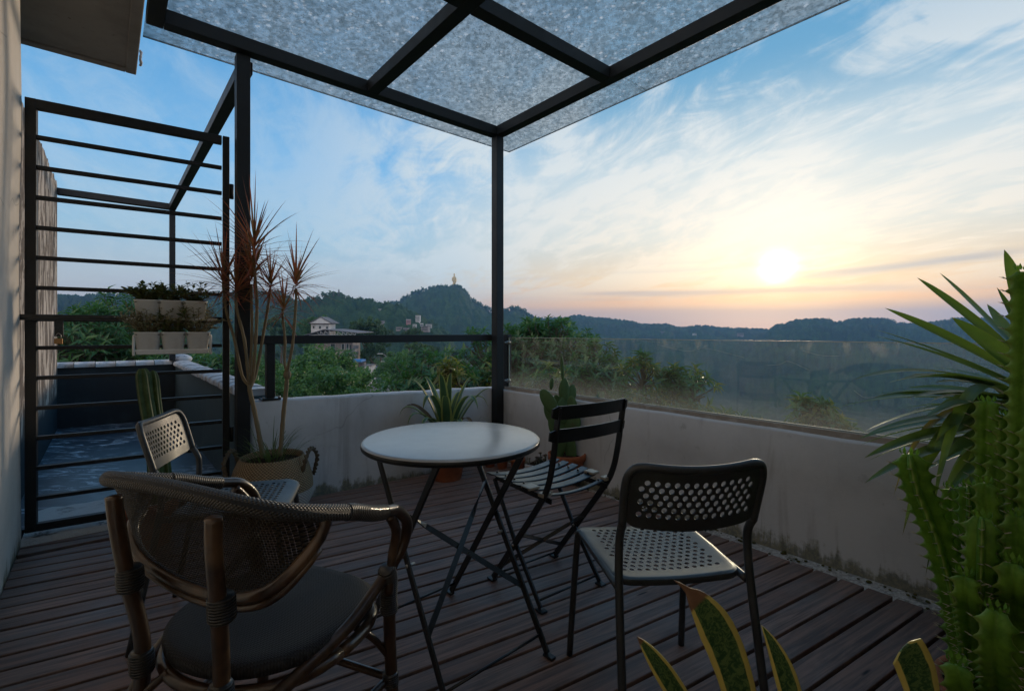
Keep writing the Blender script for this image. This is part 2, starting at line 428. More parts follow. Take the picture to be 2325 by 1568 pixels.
def f_terra(q):
    v = oc(q); n = q.noise(v, 11, 5, .65); z = q.xyz(v)[2]
    col = q.mix(q.smooth(n, .4, .7), (.36, .115, .050), (.24, .080, .038))
    col = q.mix(q.m('MULTIPLY', q.smooth(q.noise(v, 30, 4, .7), .60, .72), .4), col, (.42, .27, .19))
    return pbr(q, col, .8, 0, q.bump(n, .2, .004), .3)
TERRA = mat("terracotta", f_terra)
def f_soil(q):
    v = wc(q); n = q.noise(v, 70, 4, .7)
    return pbr(q, q.mix(n, (.016, .011, .007), (.07, .048, .032)), .95, 0, q.bump(n, 1, .02), .1)
SOIL = mat("potting_soil", f_soil)
def m_leaf(name, c1, c2, rough=.42, trl=.3, scale=3.0, tcol=None, spec=.45, tipcol=None):
    def f(q):
        v = wc(q); n = q.noise(v, scale, 4, .6); ux, uy, _ = q.xyz(uvc(q))
        col = q.mix(q.smooth(n, .35, .65), c1, c2)
        if tipcol: col = q.mix(q.smooth(q.m('ADD', uy, q.m('MULTIPLY', q.m('SUBTRACT', n, .5), .5)), .15, .85), col, tipcol)
        p = pbr(q, col, rough, 0, None, spec)
        t = q.node('ShaderNodeBsdfTranslucent')
        tcx = q.mix(.55, col, (tcol or tuple(min(1, c * 2.2) for c in c2)))
        q.put(t, 'Color', tcx)
        m = q.node('ShaderNodeMixShader'); m.inputs[0].default_value = trl
        q.nt.links.new(p, m.inputs[1]); q.nt.links.new(t.outputs[0], m.inputs[2]); return m.outputs[0]
    return mat(name, f)
def m_bark(name, c1, c2, ring=0):
    def f(q):
        v = uvc(q) if ring else oc(q)
        n = q.noise(q.map(v, sc=(3, ring or 1, 1)), 4 if ring else 9, 5, .65)
        return pbr(q, q.mix(n, c1, c2), .8, 0, q.bump(n, .6, .004), .3)
    return mat(name, f)
# ================================================================ terrain
def crown_bump(X, Y, cell, h):
    q = noise.voronoi(Vector((X / cell, Y / cell, 0)))[0][0]
    return h * max(0.0, 1 - q * q * 1.9)
def gz(X, Y):
    r = math.hypot(X, Y); a = math.degrees(math.atan2(X, max(Y, 1e-3))) if Y > 0 else (90 if X > 0 else -90)
    k = min(1, max(0, (a + 4) / 26.0)); k = k * k * (3 - 2 * k)               # the valley opens to the right
    t = min(1, max(0, (r - 25) / 260.0)); t = t * t * (3 - 2 * t)
    t2 = min(1, max(0, (r - 130) / 320.0)); t2 = t2 * t2 * (3 - 2 * t2)
    return -9.3 - (70 * t * k) - 26 * t2 * (1 - k)
def f_ground(q):
    v = wc(q); n = q.noise(v, .05, 6, .7); n2 = q.noise(v, .6, 4, .7)
    col = q.mix(q.smooth(n, .4, .6), (.030, .052, .024), (.048, .068, .034))
    col = q.mix(q.m('MULTIPLY', n2, .6), col, (.018, .032, .018))
    return pbr(q, col, .95, 0, q.bump(n2, .6, .6), .1)
GROUNDM = mat("forest_floor_green", f_ground)
def f_forest(q):
    v = wc(q); c = q.vor(v, .16, 'F1', 1); r = q.xyz(c)[0]; n = q.noise(v, .012, 4, .6); n2 = q.noise(v, 1.1, 5, .75)
    col = q.mix(r, (.026, .066, .024), (.060, .12, .036))
    col = q.mix(q.smooth(n, .45, .62), col, (.030, .055, .024))
    col = q.mix(q.smooth(n2, .42, .62), col, (.014, .034, .016))
    return pbr(q, col, .95, 0, q.bump(n2, .8, 1.6), .08)
FORESTM = mat("hill_forest", f_forest)
def polar(name, pts, mt):
    rows = len(pts); cols = len(pts[0]); b = MB()
    b.add([p for row in pts for p in row], [(i * cols + j, i * cols + j + 1, (i + 1) * cols + j + 1, (i + 1) * cols + j) for i in range(rows - 1) for j in range(cols - 1)])
    return b.build(name, mt)
rows = []
rads = [0.4, 6, 14] + [22 * (1.0185 ** i) for i in range(266)]
azs = [-180, -150, -120, -100, -85, -72, -62] + [-56 + i * .30 for i in range(360)] + [53, 60, 70, 85, 100, 120, 150, 180]
for a in azs:
    ca, sa = math.cos(R(a)), math.sin(R(a)); row = []
    for r in rads:
        X, Y = r * sa, r * ca
        z0 = gz(X, Y)
        if 170 < r < 1600 and -56 < a < 53: z0 += crown_bump(X, Y, 9, 7) * min(1, (r - 170) / 60)
        row.append((X, Y, z0))
    rows.append(row)
tag(polar("ground", rows[::-1], GROUNDM), "forested valley floor falling away below the terrace", kind='structure')
def interp(tab, v):
    if v <= tab[0][0]: return tab[0][1]
    for (a, b), (c, e) in zip(tab, tab[1:]):
        if v <= c:
            t = (v - a) / (c - a); t = t * t * (3 - 2 * t) if (c - a) > 25 else t
            return b + (e - b) * t
    return tab[-1][1]
from mathutils.bvhtree import BVHTree
HILLS = []
def polar_bvh(rows):
    cols = len(rows[0]); return BVHTree.FromPolygons([p for r_ in rows for p in r_], [(i * cols + j, i * cols + j + 1, (i + 1) * cols + j + 1, (i + 1) * cols + j) for i in range(len(rows) - 1) for j in range(cols - 1)])
def hit(px, py):
    dv = Vector(((px - CX) / FPX, 1, -(py - HY) / FPX)).normalized(); best = None
    for h_ in HILLS:
        r_ = h_[0].ray_cast(Vector((0, 0, EYE)), dv)
        if r_[0] and (best is None or r_[3] < best[1]): best = (r_[0], r_[3])
    return best[0] if best else None
def hill(name, prof, Rc, front, zb, label, step=1.6, ch=7, cell=8, exag=1.35, crestdrop=4):
    """a wooded ridge: its crest follows the skyline profile at distance Rc, its foot lies 'front' metres nearer"""
    rows = []; px = prof[0][0]
    while px <= prof[-1][0]:
        yy = interp(prof, px); tx = (px - CX) / FPX
        zc = EYE - (yy - HY) * Rc / FPX - crestdrop
        row = []
        for i in range(64):
            t = i / 63
            Yd = Rc - front + (front + 140) * t
            s = (Yd - (Rc - front)) / front
            if s <= 1: h = zb + (zc - zb) * (math.sin(min(1, s) * math.pi / 2) ** exag)
            else: h = zc - (s - 1) * front * .55
            X = tx * Yd
            spur = noise.noise(Vector((X / 75, Yd / 130, Rc))) * 16 * min(1, max(0, 1 - s)) * min(1, s * 4)
            z = h + spur + crown_bump(X, Yd, cell, ch) + noise.noise(Vector((X / 3.1, Yd / 3.1, 2))) * ch * .22
            row.append((X, Yd, z))
        rows.append(row); px += step
    HILLS.append((polar_bvh(rows), prof, Rc, crestdrop)); return tag(polar(name, rows[::-1], FORESTM), label, kind='structure')
hill("hill", [(-900, 640), (-300, 655), (200, 672), (420, 668), (500, 672), (562, 661), (600, 664), (634, 665), (676, 686), (700, 690), (720, 705), (760, 800)], 620, 330, -80,
     "dark wooded hill behind the gate on the far left")
hill("hill", [(520, 730), (600, 712), (680, 687), (723, 683.6), (743, 674), (768, 669), (787, 674), (811, 687), (831, 682), (851, 687), (872, 690), (905, 696), (940, 712), (975, 730), (1010, 752), (1040, 790)], 430, 240, -60,
     "nearer wooded hill carrying the two radio masts", ch=6, cell=7, crestdrop=3.5)
hill("hill", [(700, 790), (800, 740), (850, 695), (872, 689), (892, 688), (911, 686), (921, 674), (948, 664), (977, 654), (1019, 651), (1043, 651), (1058, 666), (1075, 684), (1097, 697), (1125, 706), (1145, 704), (1167, 696), (1190, 708), (1211, 723), (1231, 728), (1260, 760), (1290, 800)], 880, 520, -80,
     "steep wooded hill with the statue on its summit", ch=9, cell=10, crestdrop=10)
hill("hill", [(1120, 760), (1180, 738), (1237, 727), (1267, 725), (1308, 720), (1360, 725), (1421, 731), (1462, 739), (1513, 739), (1544, 747), (1585, 742), (1646, 747), (1700, 749), (1749, 751), (1780, 765), (1810, 790)], 1250, 700, -85,
     "long low wooded ridge under the sunset", ch=11, cell=12)
hill("hill", [(1690, 790), (1730, 758), (1769, 739), (1815, 729), (1861, 726), (1902, 734), (1948, 726), (2004, 726), (2045, 738), (2076, 738), (2117, 734), (2183, 726), (2260, 726), (2324, 729), (2600, 722), (3100, 730), (3500, 780)], 1050, 640, -85,
     "dark wooded ridge behind the spiky plant on the right", ch=10, cell=11)
# ================================================================ haze
hz = MB().box((0, 0, 8), (6400, 6400, 276)).build("haze", None)
hm = bpy.data.materials.new("haze_air"); hm.use_nodes = True; hm.node_tree.nodes.clear(); q = N(hm.node_tree)
pv_ = q.node('ShaderNodeVolumePrincipled'); pv_.inputs['Color'].default_value = (.26, .54, .98, 1); pv_.inputs['Density'].default_value = .00030
pv_.inputs['Anisotropy'].default_value = 0.0
hm.node_tree.links.new(pv_.outputs[0], q.node('ShaderNodeOutputMaterial').inputs['Volume'])
hz.data.materials.append(hm); tag(hz, "thin blue evening haze over the valley", kind='stuff')
# ================================================================ terrace floor
BD = Vector((.8605, .5094, 0)); BN = Vector((-.5094, .8605, 0))
def clip(poly, cl):
    """convex clip (both counter-clockwise lists of xy)"""
    for i in range(len(cl)):
        a = cl[i]; b = cl[(i + 1) % len(cl)]; out = []
        def side(p): return (b[0] - a[0]) * (p[1] - a[1]) - (b[1] - a[1]) * (p[0] - a[0])
        for j in range(len(poly)):
            p = poly[j]; r = poly[(j + 1) % len(poly)]; sp, sr = side(p), side(r)
            if sp >= 0: out.append(p)
            if (sp >= 0) != (sr >= 0):
                t = sp / (sp - sr); out.append((p[0] + (r[0] - p[0]) * t, p[1] + (r[1] - p[1]) * t))
        poly = out
        if len(poly) < 3: return []
    return poly
def uvpoly(l): 
    p = [(P(u, v).x, P(u, v).y) for u, v in l]
    ar = sum(p[i][0] * p[(i + 1) % len(p)][1] - p[(i + 1) % len(p)][0] * p[i][1] for i in range(len(p)))
    return p if ar > 0 else p[::-1]
deckA = uvpoly([(.05, .10), (.05, 1.9), (.0, 2.95), (4.19, 2.95), (4.19, .23)])
deckB = uvpoly([(-.10, 2.0), (-.12, 2.95), (-.0001, 2.95), (.0505, 1.9)])
rnd = random.Random(5); b = MB()
for k in range(-70, 60):
    n0 = .784 + k * .096 + .0055; n1 = n0 + .0835
    zt = rnd.uniform(-.0015, .0015); ov = rnd.uniform(-.02, .02)
    rect = [(BD * s + BN * n)[:2] for s, n in ((-6, n0), (6, n0), (6, n1), (-6, n1))]
    for pc in (deckA, deckB):
        pl = clip(rect, pc)
        if len(pl) < 3: continue
        m = len(pl)
        def U(p): return ((p[0] * BN.x + p[1] * BN.y) - .784 + 9.6, p[0] * BD.x + p[1] * BD.y + 20)
        vs = [(p[0], p[1], -.03) for p in pl] + [(p[0], p[1], zt) for p in pl]
        b.add(vs, [tuple(range(m))[::-1], tuple(range(m, 2 * m))] + [(i, (i + 1) % m, m + (i + 1) % m, m + i) for i in range(m)], [U(p) for p in pl] * 2, smooth=False)
tag(b.build("deck", DECK, bevel=.003), "worn brown timber deck boards running across the terrace", kind='structure')
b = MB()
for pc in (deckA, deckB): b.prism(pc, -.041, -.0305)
tag(b.build("deck_gap_shade", m_metal("painted_gap_shade", (.010, .008, .007), (.016, .013, .011), .9, 0, 8)), "dark sheet added under the deck boards as painted gap shade", kind='structure')  # near-black sheet added under the boards; its colour stands in for gap shade
b = MB(); pts = [P(-.16, -.16), P(-.16, 3.2), P(4.4, 3.2), P(4.4, -.16)]
b.prism([(p.x, p.y) for p in pts][::-1] if False else [(p.x, p.y) for p in pts], -.25, -.042)
tag(b.build("gravel_bed", GRAVEL), "pale gravel strip between deck and walls", kind='structure')
def bar_uv(mb, u0, v0, u1, v1, z0, z1):
    """axis-aligned box in the terrace frame"""
    c = P((u0 + u1) / 2, (v0 + v1) / 2, (z0 + z1) / 2)
    mb.box(c, (abs(u1 - u0), abs(v1 - v0), z1 - z0), Matrix.Rotation(TA, 3, 'Z')); return mb
def wall_strip(mb, a, bb, th, ztop, z0=-.2, n=60, amp=.006, seed=0):
    """wall from terrace point a to bb (inner face), th = thickness vector; top edge wavers like hand plaster"""
    nz = 8; a = Vector(a); bb = Vector(bb); th = Vector(th); vs = []
    for i in range(n + 1):
        t = i / n; p = a.lerp(bb, t); zt = ztop(t) + noise.noise(Vector((t * 9 + seed, seed, 0))) * amp + noise.noise(Vector((t * 40 + seed, 3, 0))) * amp * .4
        pr = [(0, z0 + (zt - .012 - z0) * j / nz) for j in range(nz + 1)] + [(.012, zt), (.988 * 1, zt - .002), (1, zt - .014), (1, z0)]
        L = th.length
        for (o, zz) in pr:
            oo = o if o in (0, 1) else (.01 / L if o < .5 else 1 - .01 / L)
            w = noise.noise(Vector((p.x * 1.3, p.y * 1.3, zz * 1.7))) * amp * (1 if oo < .5 else -1)
            vs.append(p + th * oo + th.normalized() * w * (1 if oo in (0, 1) or True else 0) + Vector((0, 0, zz)))
    m = nz + 5
    fs = [(i * m + j, i * m + j + 1, (i + 1) * m + j + 1, (i + 1) * m + j) for i in range(n) for j in range(m - 1)]
    fs += [tuple(range(m))[::-1], tuple(range(n * m, (n + 1) * m))]
    mb.add(vs, fs, smooth=True); return mb
t = wall_strip(MB(), P(0, -.16), P(0, 1.951), -UU * .16, lambda t: .580 + .062 * t, z0=-1, seed=2, amp=.009).build("parapet_wall", WHITEWALL)
tag(t, "low white plastered parapet behind the round table, left of the corner post", "wall")
t = wall_strip(MB(), P(.001, 0), P(4.2, 0), -VV * .16, lambda t: .572, z0=-1, n=90, seed=7, amp=.007).build("parapet_wall", WHITEWALL)
tag(t, "low plastered parapet under the long glass railing", "wall")
# moss and dirt heap along the foot of the walls
b = MB(); rr = random.Random(8)
for i in range(420):
    u = rr.uniform(.05, 4.1); w = rr.random()
    if i % 2 == 0: c = P(rr.uniform(.004, .045), rr.uniform(.05, 2.0), -.036)
    else: c = P(u, rr.uniform(.003, .05) * (1 if w < .7 else 2.5), -.036)
    s = rr.uniform(.003, .009)
    b.ball(c, s * 1.4, s * 1.2, s * .7, 5, 3)
tag(b.build("moss", m_leaf("moss_green", (.05, .055, .014), (.10, .09, .028), .95, 0, 30)), "moss and crumbs along the wall foot", kind='stuff')
# ================================================================ handrail on the left parapet
h = thing("handrail", "black square steel handrail over the white parapet, left of the corner post", "railing", P(0, 1, .6))
def lb(mb, root): # world mesh to be parented: shift vertices into the root's frame
    Mi = root.matrix_basis.inverted(); mb.v = [tuple(Mi @ Vector(p)) for p in mb.v]; return mb
mb = MB(); bar_uv(mb, -.07, .05, -.015, 1.955, .995, 1.05); lb(mb, h).build("rail", STEEL, h, bevel=.003)
mb = MB(); bar_uv(mb, -.07, 1.80, -.02, 1.85, .655, .994); lb(mb, h).build("post", STEEL, h, bevel=.003)
mb = MB(); bar_uv(mb, -.095, 1.77, .0, 1.88, .640, .652); lb(mb, h).build("base_plate", STEEL2, h, bevel=.002)
for v_ in (1.778, 1.870): mb = MB(); mb.tube([P(-.01, v_, .652), P(-.01, v_, .664)], .008, 6); lb(mb, h).build("bolt", CHROME, h)
# ================================================================ glass railing
def f_glass(q):
    v = wc(q); x_, y_, z_ = q.xyz(v)
    lw = q.node('ShaderNodeLayerWeight'); lw.inputs[0].default_value = .5; fr = q.m('ADD', .035, q.m('MULTIPLY', q.m('POWER', lw.outputs['Facing'], 5.0), .8))
    gl = q.node('ShaderNodeBsdfGlossy'); gl.inputs['Roughness'].default_value = .012; gl.inputs['Color'].default_value = (.9, .9, .9, 1)
    tr = q.node('ShaderNodeBsdfTransparent'); tr.inputs['Color'].default_value = (.90, .94, .92, 1)
    du = q.node('ShaderNodeBsdfTranslucent'); df = q.node('ShaderNodeBsdfDiffuse')
    q.put(du, 'Color', (.55, .52, .46, 1)); q.put(df, 'Color', (.45, .44, .40, 1))
    ad = q.node('ShaderNodeMixShader'); ad.inputs[0].default_value = .35
    q.nt.links.new(du.outputs[0], ad.inputs[1]); q.nt.links.new(df.outputs[0], ad.inputs[2])
    n1 = q.noise(q.map(v, sc=(5, 5, .7)), 3.0, 6, .7, .3); n2 = q.noise(v, 3.2, 5, .65); n3 = q.noise(v, 130, 2, .5)
    low = q.smooth(z_, .56, .78, 1, 0); hi = q.smooth(z_, .93, 1.02, 0, 1)
    dust = q.m('ADD', .020, q.m('MULTIPLY', low, q.m('ADD', .06, q.m('MULTIPLY', n1, .20))))
    dust = q.m('ADD', dust, q.m('MULTIPLY', q.smooth(n2, .52, .72), .03))
    dust = q.m('ADD', dust, q.m('MULTIPLY', q.m('MULTIPLY', hi, q.smooth(q.noise(q.map(v, sc=(1, 1, .5)), 17, 5, .7), .54, .66)), .22))
    sp = q.vor(v, 42, 'F1', 0); spc = q.m('MULTIPLY', q.smooth(sp, .06, .11, 1, 0), q.smooth(q.noise(v, 4, 3, .5), .5, .6))
    dust = q.m('ADD', dust, q.m('MULTIPLY', spc, .25)); dust = q.m('ADD', dust, q.m('MULTIPLY', q.smooth(n3, .70, .78), .10), clamp=True)
    m1 = q.node('ShaderNodeMixShader'); q.put(m1, 0, dust); q.nt.links.new(tr.outputs[0], m1.inputs[1]); q.nt.links.new(ad.outputs[0], m1.inputs[2])
    m2 = q.node('ShaderNodeMixShader'); q.put(m2, 0, fr); q.nt.links.new(m1.outputs[0], m2.inputs[1]); q.nt.links.new(gl.outputs[0], m2.inputs[2])
    return m2.outputs[0]
GLASS = mat("dusty_railing_glass", f_glass)
EDGEG = mat("glass_edge", lambda q: pbr(q, (.55, .56, .50), .45, 0, None, .5))
CHAN = m_metal("weathered_channel", (.30, .26, .22), (.44, .40, .36), .6, 0, 12)
gt = thing("glass_railing", "long dusty glass panel railing standing on the right-hand parapet", "railing", P(2, -.06, .57))
mb = MB(); bar_uv(mb, .075, -.068, 4.15, -.060, .585, 1.022); lb(mb, gt).build("glass_panel", GLASS, gt)
mb = MB(); bar_uv(mb, .075, -.0695, 4.15, -.0585, 1.0225, 1.0262); bar_uv(mb, .071, -.069, .0745, -.059, .585, 1.022); lb(mb, gt).build("glass_edge", EDGEG, gt)
mb = MB(); bar_uv(mb, .03, -.085, 4.17, -.0695, .565, .602); bar_uv(mb, .03, -.0585, 4.17, -.043, .565, .598); lb(mb, gt).build("channel", CHAN, gt, bevel=.003)
mb = MB(); bar_uv(mb, .012, -.095, .068, -.045, .565, 1.05); lb(mb, gt).build("end_post", STEEL, gt, bevel=.003)
for zz in (.98, .65):
    mb = MB(); mb.tube([P(.085, -.0575, zz), P(.085, -.035, zz)], .017, 16); mb.tube([P(.04, -.046, zz), P(.085, -.046, zz)], .008, 8); lb(mb, gt).build("clamp", CHROME, gt)
def f_scr(q): return pbr(q, (.75, .68, .58), .5, 0, None, .5)
# fine curved scratches on the outer pane
SCR = mat("scratch_edge", f_scr)
def onglass(px, py):
    r = (px - CX) / FPX; a_ = -.12 + .7636 * .0695 * 1.0; v_ = -.058
    u_ = (r * (4.2 - .6457 * v_) - (-.12 - .7636 * v_)) / (.6457 + .7636 * r)
    p = P(u_, v_); p.z = EYE - (py - HY) * p.y / FPX; return p
for ln in ([(1360, 768), (1480, 775), (1504, 779)], [(1492, 782), (1560, 797), (1600, 790), (1690, 812)], [(1740, 829), (1770, 827), (1790, 820), (1836, 840)], [(1820, 795), (1860, 806), (1905, 808)],
           [(1938, 886), (1963, 902), (1995, 898), (2020, 890), (2070, 905)], [(1355, 882), (1420, 888), (1480, 905)]):
    mb = MB().tube(catmull([onglass(*p) for p in ln], 6), .0004, 4); lb(mb, gt).build("scratch", SCR, gt)
# ================================================================ glass canopy
def f_canopy(q):
    v = wc(q)
    n1 = q.noise(v, 9, 6, .7); n2 = q.noise(q.map(v, sc=(1, 1, 1)), 34, 4, .75); n3 = q.noise(q.map(v, sc=(2.8, 1, 1), rot=(0, 0, R(35))), 42, 3, .7)
    bl = q.vor(q.mix(.08, v, q.node('ShaderNodeTexNoise').outputs[1]), 19, 'F1', 0)
    blob = q.smooth(q.m('ADD', bl, q.m('MULTIPLY', n2, .45)), .36, .45, 1, 0)
    dens = q.m('ADD', q.smooth(n2, .42, .58), 0.0)
    dirt = q.m('ADD', .30, q.m('MULTIPLY', dens, .30)); dirt = q.m('ADD', dirt, q.m('MULTIPLY', blob, .25), clamp=True)
    spk = q.smooth(n3, .60, .66)
    big = q.smooth(q.noise(v, 1.6, 4, .6), .4, .66)
    dirt = q.m('ADD', dirt, q.m('MULTIPLY', big, .14), clamp=True)
    tr = q.node('ShaderNodeBsdfTransparent'); tr.inputs['Color'].default_value = (.94, .95, .94, 1)
    tl = q.node('ShaderNodeBsdfTranslucent'); q.put(tl, 'Color', q.mix(q.m('MULTIPLY', spk, .85), q.mix(blob, q.mix(q.m('MULTIPLY', dens, .8), (.56, .61, .62), (.20, .26, .28)), (.92, .94, .93)), (.03, .04, .045)))
    gl = q.node('ShaderNodeBsdfGlossy'); gl.inputs['Roughness'].default_value = .2; gl.inputs[0].default_value = (.6, .6, .6, 1)
    m1 = q.node('ShaderNodeMixShader'); q.put(m1, 0, q.m('MAXIMUM', dirt, q.m('MULTIPLY', spk, .75))); q.nt.links.new(tr.outputs[0], m1.inputs[1]); q.nt.links.new(tl.outputs[0], m1.inputs[2])
    m2 = q.node('ShaderNodeMixShader'); m2.inputs[0].default_value = .03; q.nt.links.new(m1.outputs[0], m2.inputs[1]); q.nt.links.new(gl.outputs[0], m2.inputs[2])
    return m2.outputs[0]
CANG = mat("grimy_canopy_glass", f_canopy)
cp = thing("glass_canopy", "black steel pergola frame with grimy glass roof over the terrace", "pergola", P(.04, .04, 0))
def part(name, args, mt=STEEL, bev=.003, root=cp):
    mb = MB(); bar_uv(mb, *args); return lb(mb, root).build(name, mt, root, bevel=bev)
part("post", (.003, .003, .078, .078, -.03, 2.747)); part("post", (-.0365, 1.953, .0365, 2.026, -.03, 2.747))
part("beam", (-.002, .081, .078, 4.0, 2.75, 2.83)) if False else None
part("beam", (-.002, .0785, .078, 2.379, 2.75, 2.83))          # along the left parapet
part("beam", (-.002, -.002, 4.19, .0765, 2.752, 2.832))        # along the glass railing
part("beam", (.0785, 1.15, 4.19, 1.23, 2.751, 2.829)); part("beam", (.0, 2.381, 4.19, 2.457, 2.75, 2.83))
part("beam", (1.20, .078, 1.28, 1.148, 2.751, 2.829)); part("beam", (1.20, 1.232, 1.28, 2.379, 2.751, 2.829)); part("beam", (2.41, .078, 2.49, 1.148, 2.751, 2.829)); part("beam", (2.41, 1.232, 2.49, 2.379, 2.751, 2.829))
part("beam", (-4.36, 1.925, -.038, 2.0, 2.672, 2.747)); part("beam", (-4.44, 1.925, -4.362, 3.06, 2.672, 2.747)); part("post", (-4.43, 1.93, -4.366, 1.994, .70, 2.670))
for (u0, u1) in ((-.33, 1.236), (1.242, 2.452), (2.458, 4.19)):
    for (v0, v1) in ((-.40, 1.187), (1.193, 2.455)):
        part("glass_pane", (u0, v0, u1, v1, 2.836, 2.846), CANG, 0)
part("pane_edge", (-.334, -.404, -.3305, 2.455, 2.836, 2.846), STEEL2, 0); part("pane_edge", (-.330, -.404, 4.19, -.4005, 2.836, 2.846), STEEL2, 0)
# ================================================================ house
hw = MB(); nst = 40
prof = [(-.23, 3.3), (-.23, 3.02), (-.222, 2.978), (-.20, 2.957), (-.17, 2.95)] + [(-.17 + 4.37 * i / 20, 2.95) for i in range(1, 21)] + [(4.2, 3.3)]
vs = []
for zz_ in [(-1 + 3.9 * i / nst) for i in range(nst + 1)]:
    for (u_, v_) in prof:
        p = P(u_, v_, zz_); w = noise.noise(Vector((p.x * 1.5, p.y * 1.5, zz_ * 1.2))) * .012
        vs.append(p + VV * w)
m = len(prof)
hw.add(vs, [(i * m + j, (i + 1) * m + j, (i + 1) * m + (j + 1) % m, i * m + (j + 1) % m) for i in range(nst) for j in range(m)] + [tuple(range(m)), tuple(range(nst * m, nst * m + m))[::-1]])
house = thing("house", "cream plastered house beside the gate with an overhanging concrete slab", "house", P(2, 3.0, 0))
lb(hw, house).build("side_wall", HOUSEWALL, house)
mb = MB(); bar_uv(mb, -1.0, 2.52, 4.2, 3.6, 2.916, 3.1); lb(mb, house).build("roof_slab", SOFFIT, house)
mb = MB(); bar_uv(mb, -1.06, 2.459, 4.2, 2.519, 2.900, 3.102); bar_uv(mb, -1.06, 2.5195, -1.001, 3.6, 2.900, 3.102); lb(mb, house).build("slab_rim", SOFFIT, house, bevel=.006)
mb = MB()
for (a_, b_, z0_, z1_) in ((-.3, .35, -1, 3.0), (2.35, 2.95, -1, 3.0), (.35, 2.35, 2.25, 3.0)): bar_uv(mb, 4.2, a_, 4.4, b_, z0_, z1_)
lb(mb, house).build("front_wall", HOUSEWALL, house)
dr = MB()
for a_ in (.352, 1.32, 2.29): bar_uv(dr, 4.22, a_, 4.27, a_ + .06, 0, 2.24)
bar_uv(dr, 4.225, .352, 4.265, 2.35, 2.19, 2.248); bar_uv(dr, 4.225, .352, 4.265, 2.35, .0, .09)
dr = lb(dr, house).build("sliding_door", STEEL2, house)
mb = MB(); bar_uv(mb, 4.24, .41, 4.246, 2.29, .09, 2.19); lb(mb, house).build("pane", mat("dark_window_glass", lambda q: pbr(q, (.02, .022, .025), .05, 0, None, .6)), dr)
mb = MB(); bar_uv(mb, 4.42, -.3, 8.5, 3.6, -1.0, 3.0); lb(mb, house).build("rear_body", HOUSEWALL, house)
mb = MB(); bar_uv(mb, -4.6, 1.78, -.17, 3.6, -9.2, -.3); bar_uv(mb, -.165, -.155, 8.5, 3.6, -9.2, -.26); lb(mb, house).build("lower_storeys", WHITEWALL, house)
# coiled cable tucked behind the slab corner
cb = [P(-1.0 + .03 * math.cos(a), 2.44, 3.0 + .05 * math.sin(a)) for a in [i * .5 for i in range(26)]]
cb = MB().tube([p + UU * (i * .001) + VV * (-.004 * (i % 3)) for i, p in enumerate(cb)], .006, 6)
tag(cb.build("cable_coil", m_metal("pale_cable", (.45, .43, .40), (.3, .3, .3), .5)), "small coil of pale cable hanging at the slab corner", "cable")
# ================================================================ neighbouring flat roof
mb = MB(); bar_uv(mb, -4.42, 1.93, -.62, 3.06, -.24, -.06)
tag(mb.build("lower_roof", ROOFM), "dark blue coated flat roof beyond the gate", kind='structure')
mb = MB(); n = 40
vs = []
for i in range(n + 1):
    for j, (u_, zz) in enumerate([(-.84, -.055), (-.80, -.012), (-.70, .012), (-.45, .024), (-.30, .024), (-.135, .016), (-.122, -.03)]):
        v_ = 1.95 + 1.0 * i / n; du = noise.noise(Vector((v_ * 6, j, 0))) * .02 if j < 6 else 0
        vs.append(P(u_ + du, v_, zz + noise.noise(Vector((v_ * 12, j * 2.0, 4))) * .012))
mb.add(vs, [(i * 7 + j, i * 7 + j + 1, (i + 1) * 7 + j + 1, (i + 1) * 7 + j) for i in range(n) for j in range(6)][::1])
tag(mb.build("threshold_curb", CURB), "patchy pale concrete curb under the gate", kind='structure')
def cap_run(mb, a, bb, w, zt, tile, seed=1):
    a = Vector(a); bb = Vector(bb); L = (bb - a).length; d_ = (bb - a).normalized(); sd_ = d_.cross(Vector((0, 0, 1)))
    n = int(L / tile); rr = random.Random(seed)
    for i in range(n):
        p = a + d_ * (L * i / n + .003); q2 = a + d_ * (L * (i + 1) / n - .003); dz = rr.uniform(-.004, .004); prf = []
        for k in range(9):
            an = math.pi * k / 8; prf.append((math.cos(an) * w / 2, math.sin(an) * .030))
        prf = [(w / 2, -.03)] + prf + [(-w / 2, -.03)]
        vs = [e + sd_ * o + Vector((0, 0, zt - .030 + zz + dz)) for e in (p, q2) for (o, zz) in prf]
        m = len(prf); mb.add(vs, [(j, j + 1, m + j + 1, m + j) for j in range(m - 1)] + [tuple(range(m)), tuple(range(m, 2 * m))[::-1]])
pw = thing("roof_parapet", "dark parapet with pale cap tiles at the far end of the lower roof", "wall", P(-4.5, 2.4, 0))
mb = MB(); bar_uv(mb, -4.60, 1.80, -4.42, 3.3, -.3, .665); lb(mb, pw).build("wall_body", DARKPAINT, pw)
mb = MB(); cap_run(mb, P(-4.51, 3.3), P(-4.51, 1.96), .24, .71, .17); lb(mb, pw).build("cap_tiles", CAP, pw)
pw = thing("roof_parapet", "slate blue parapet with pale cap tiles running away right of the lower roof", "wall", P(-2.2, 1.85, 0))
mb = MB(); bar_uv(mb, -4.418, 1.78, -.17, 1.93, -.3, .655); lb(mb, pw).build("wall_body", TEALPAINT, pw)
mb = MB(); cap_run(mb, P(-4.40, 1.855), P(-.19, 1.855), .20, .70, .22, 3)
mb.ball(P(-4.46, 1.86, .715), .13, .12, .065, 12, 8); lb(mb, pw).build("cap_tiles", CAP, pw)
ow = MB(); tops = [(-4.4, 2.78), (-4.36, 2.80), (-4.2, 2.77), (-3.9, 2.79), (-3.56, 2.72), (-3.3, 2.76), (-3.17, 2.74), (-2.9, 2.75), (-2.55, 2.717), (-2.3, 2.69), (-2.2, 2.66), (-1.2, 2.64), (-.232, 2.63)]
def topz(u): return interp(tops, u) + noise.noise(Vector((u * 14, 0, 0))) * .035 + noise.noise(Vector((u * 50, 5, 0))) * .015
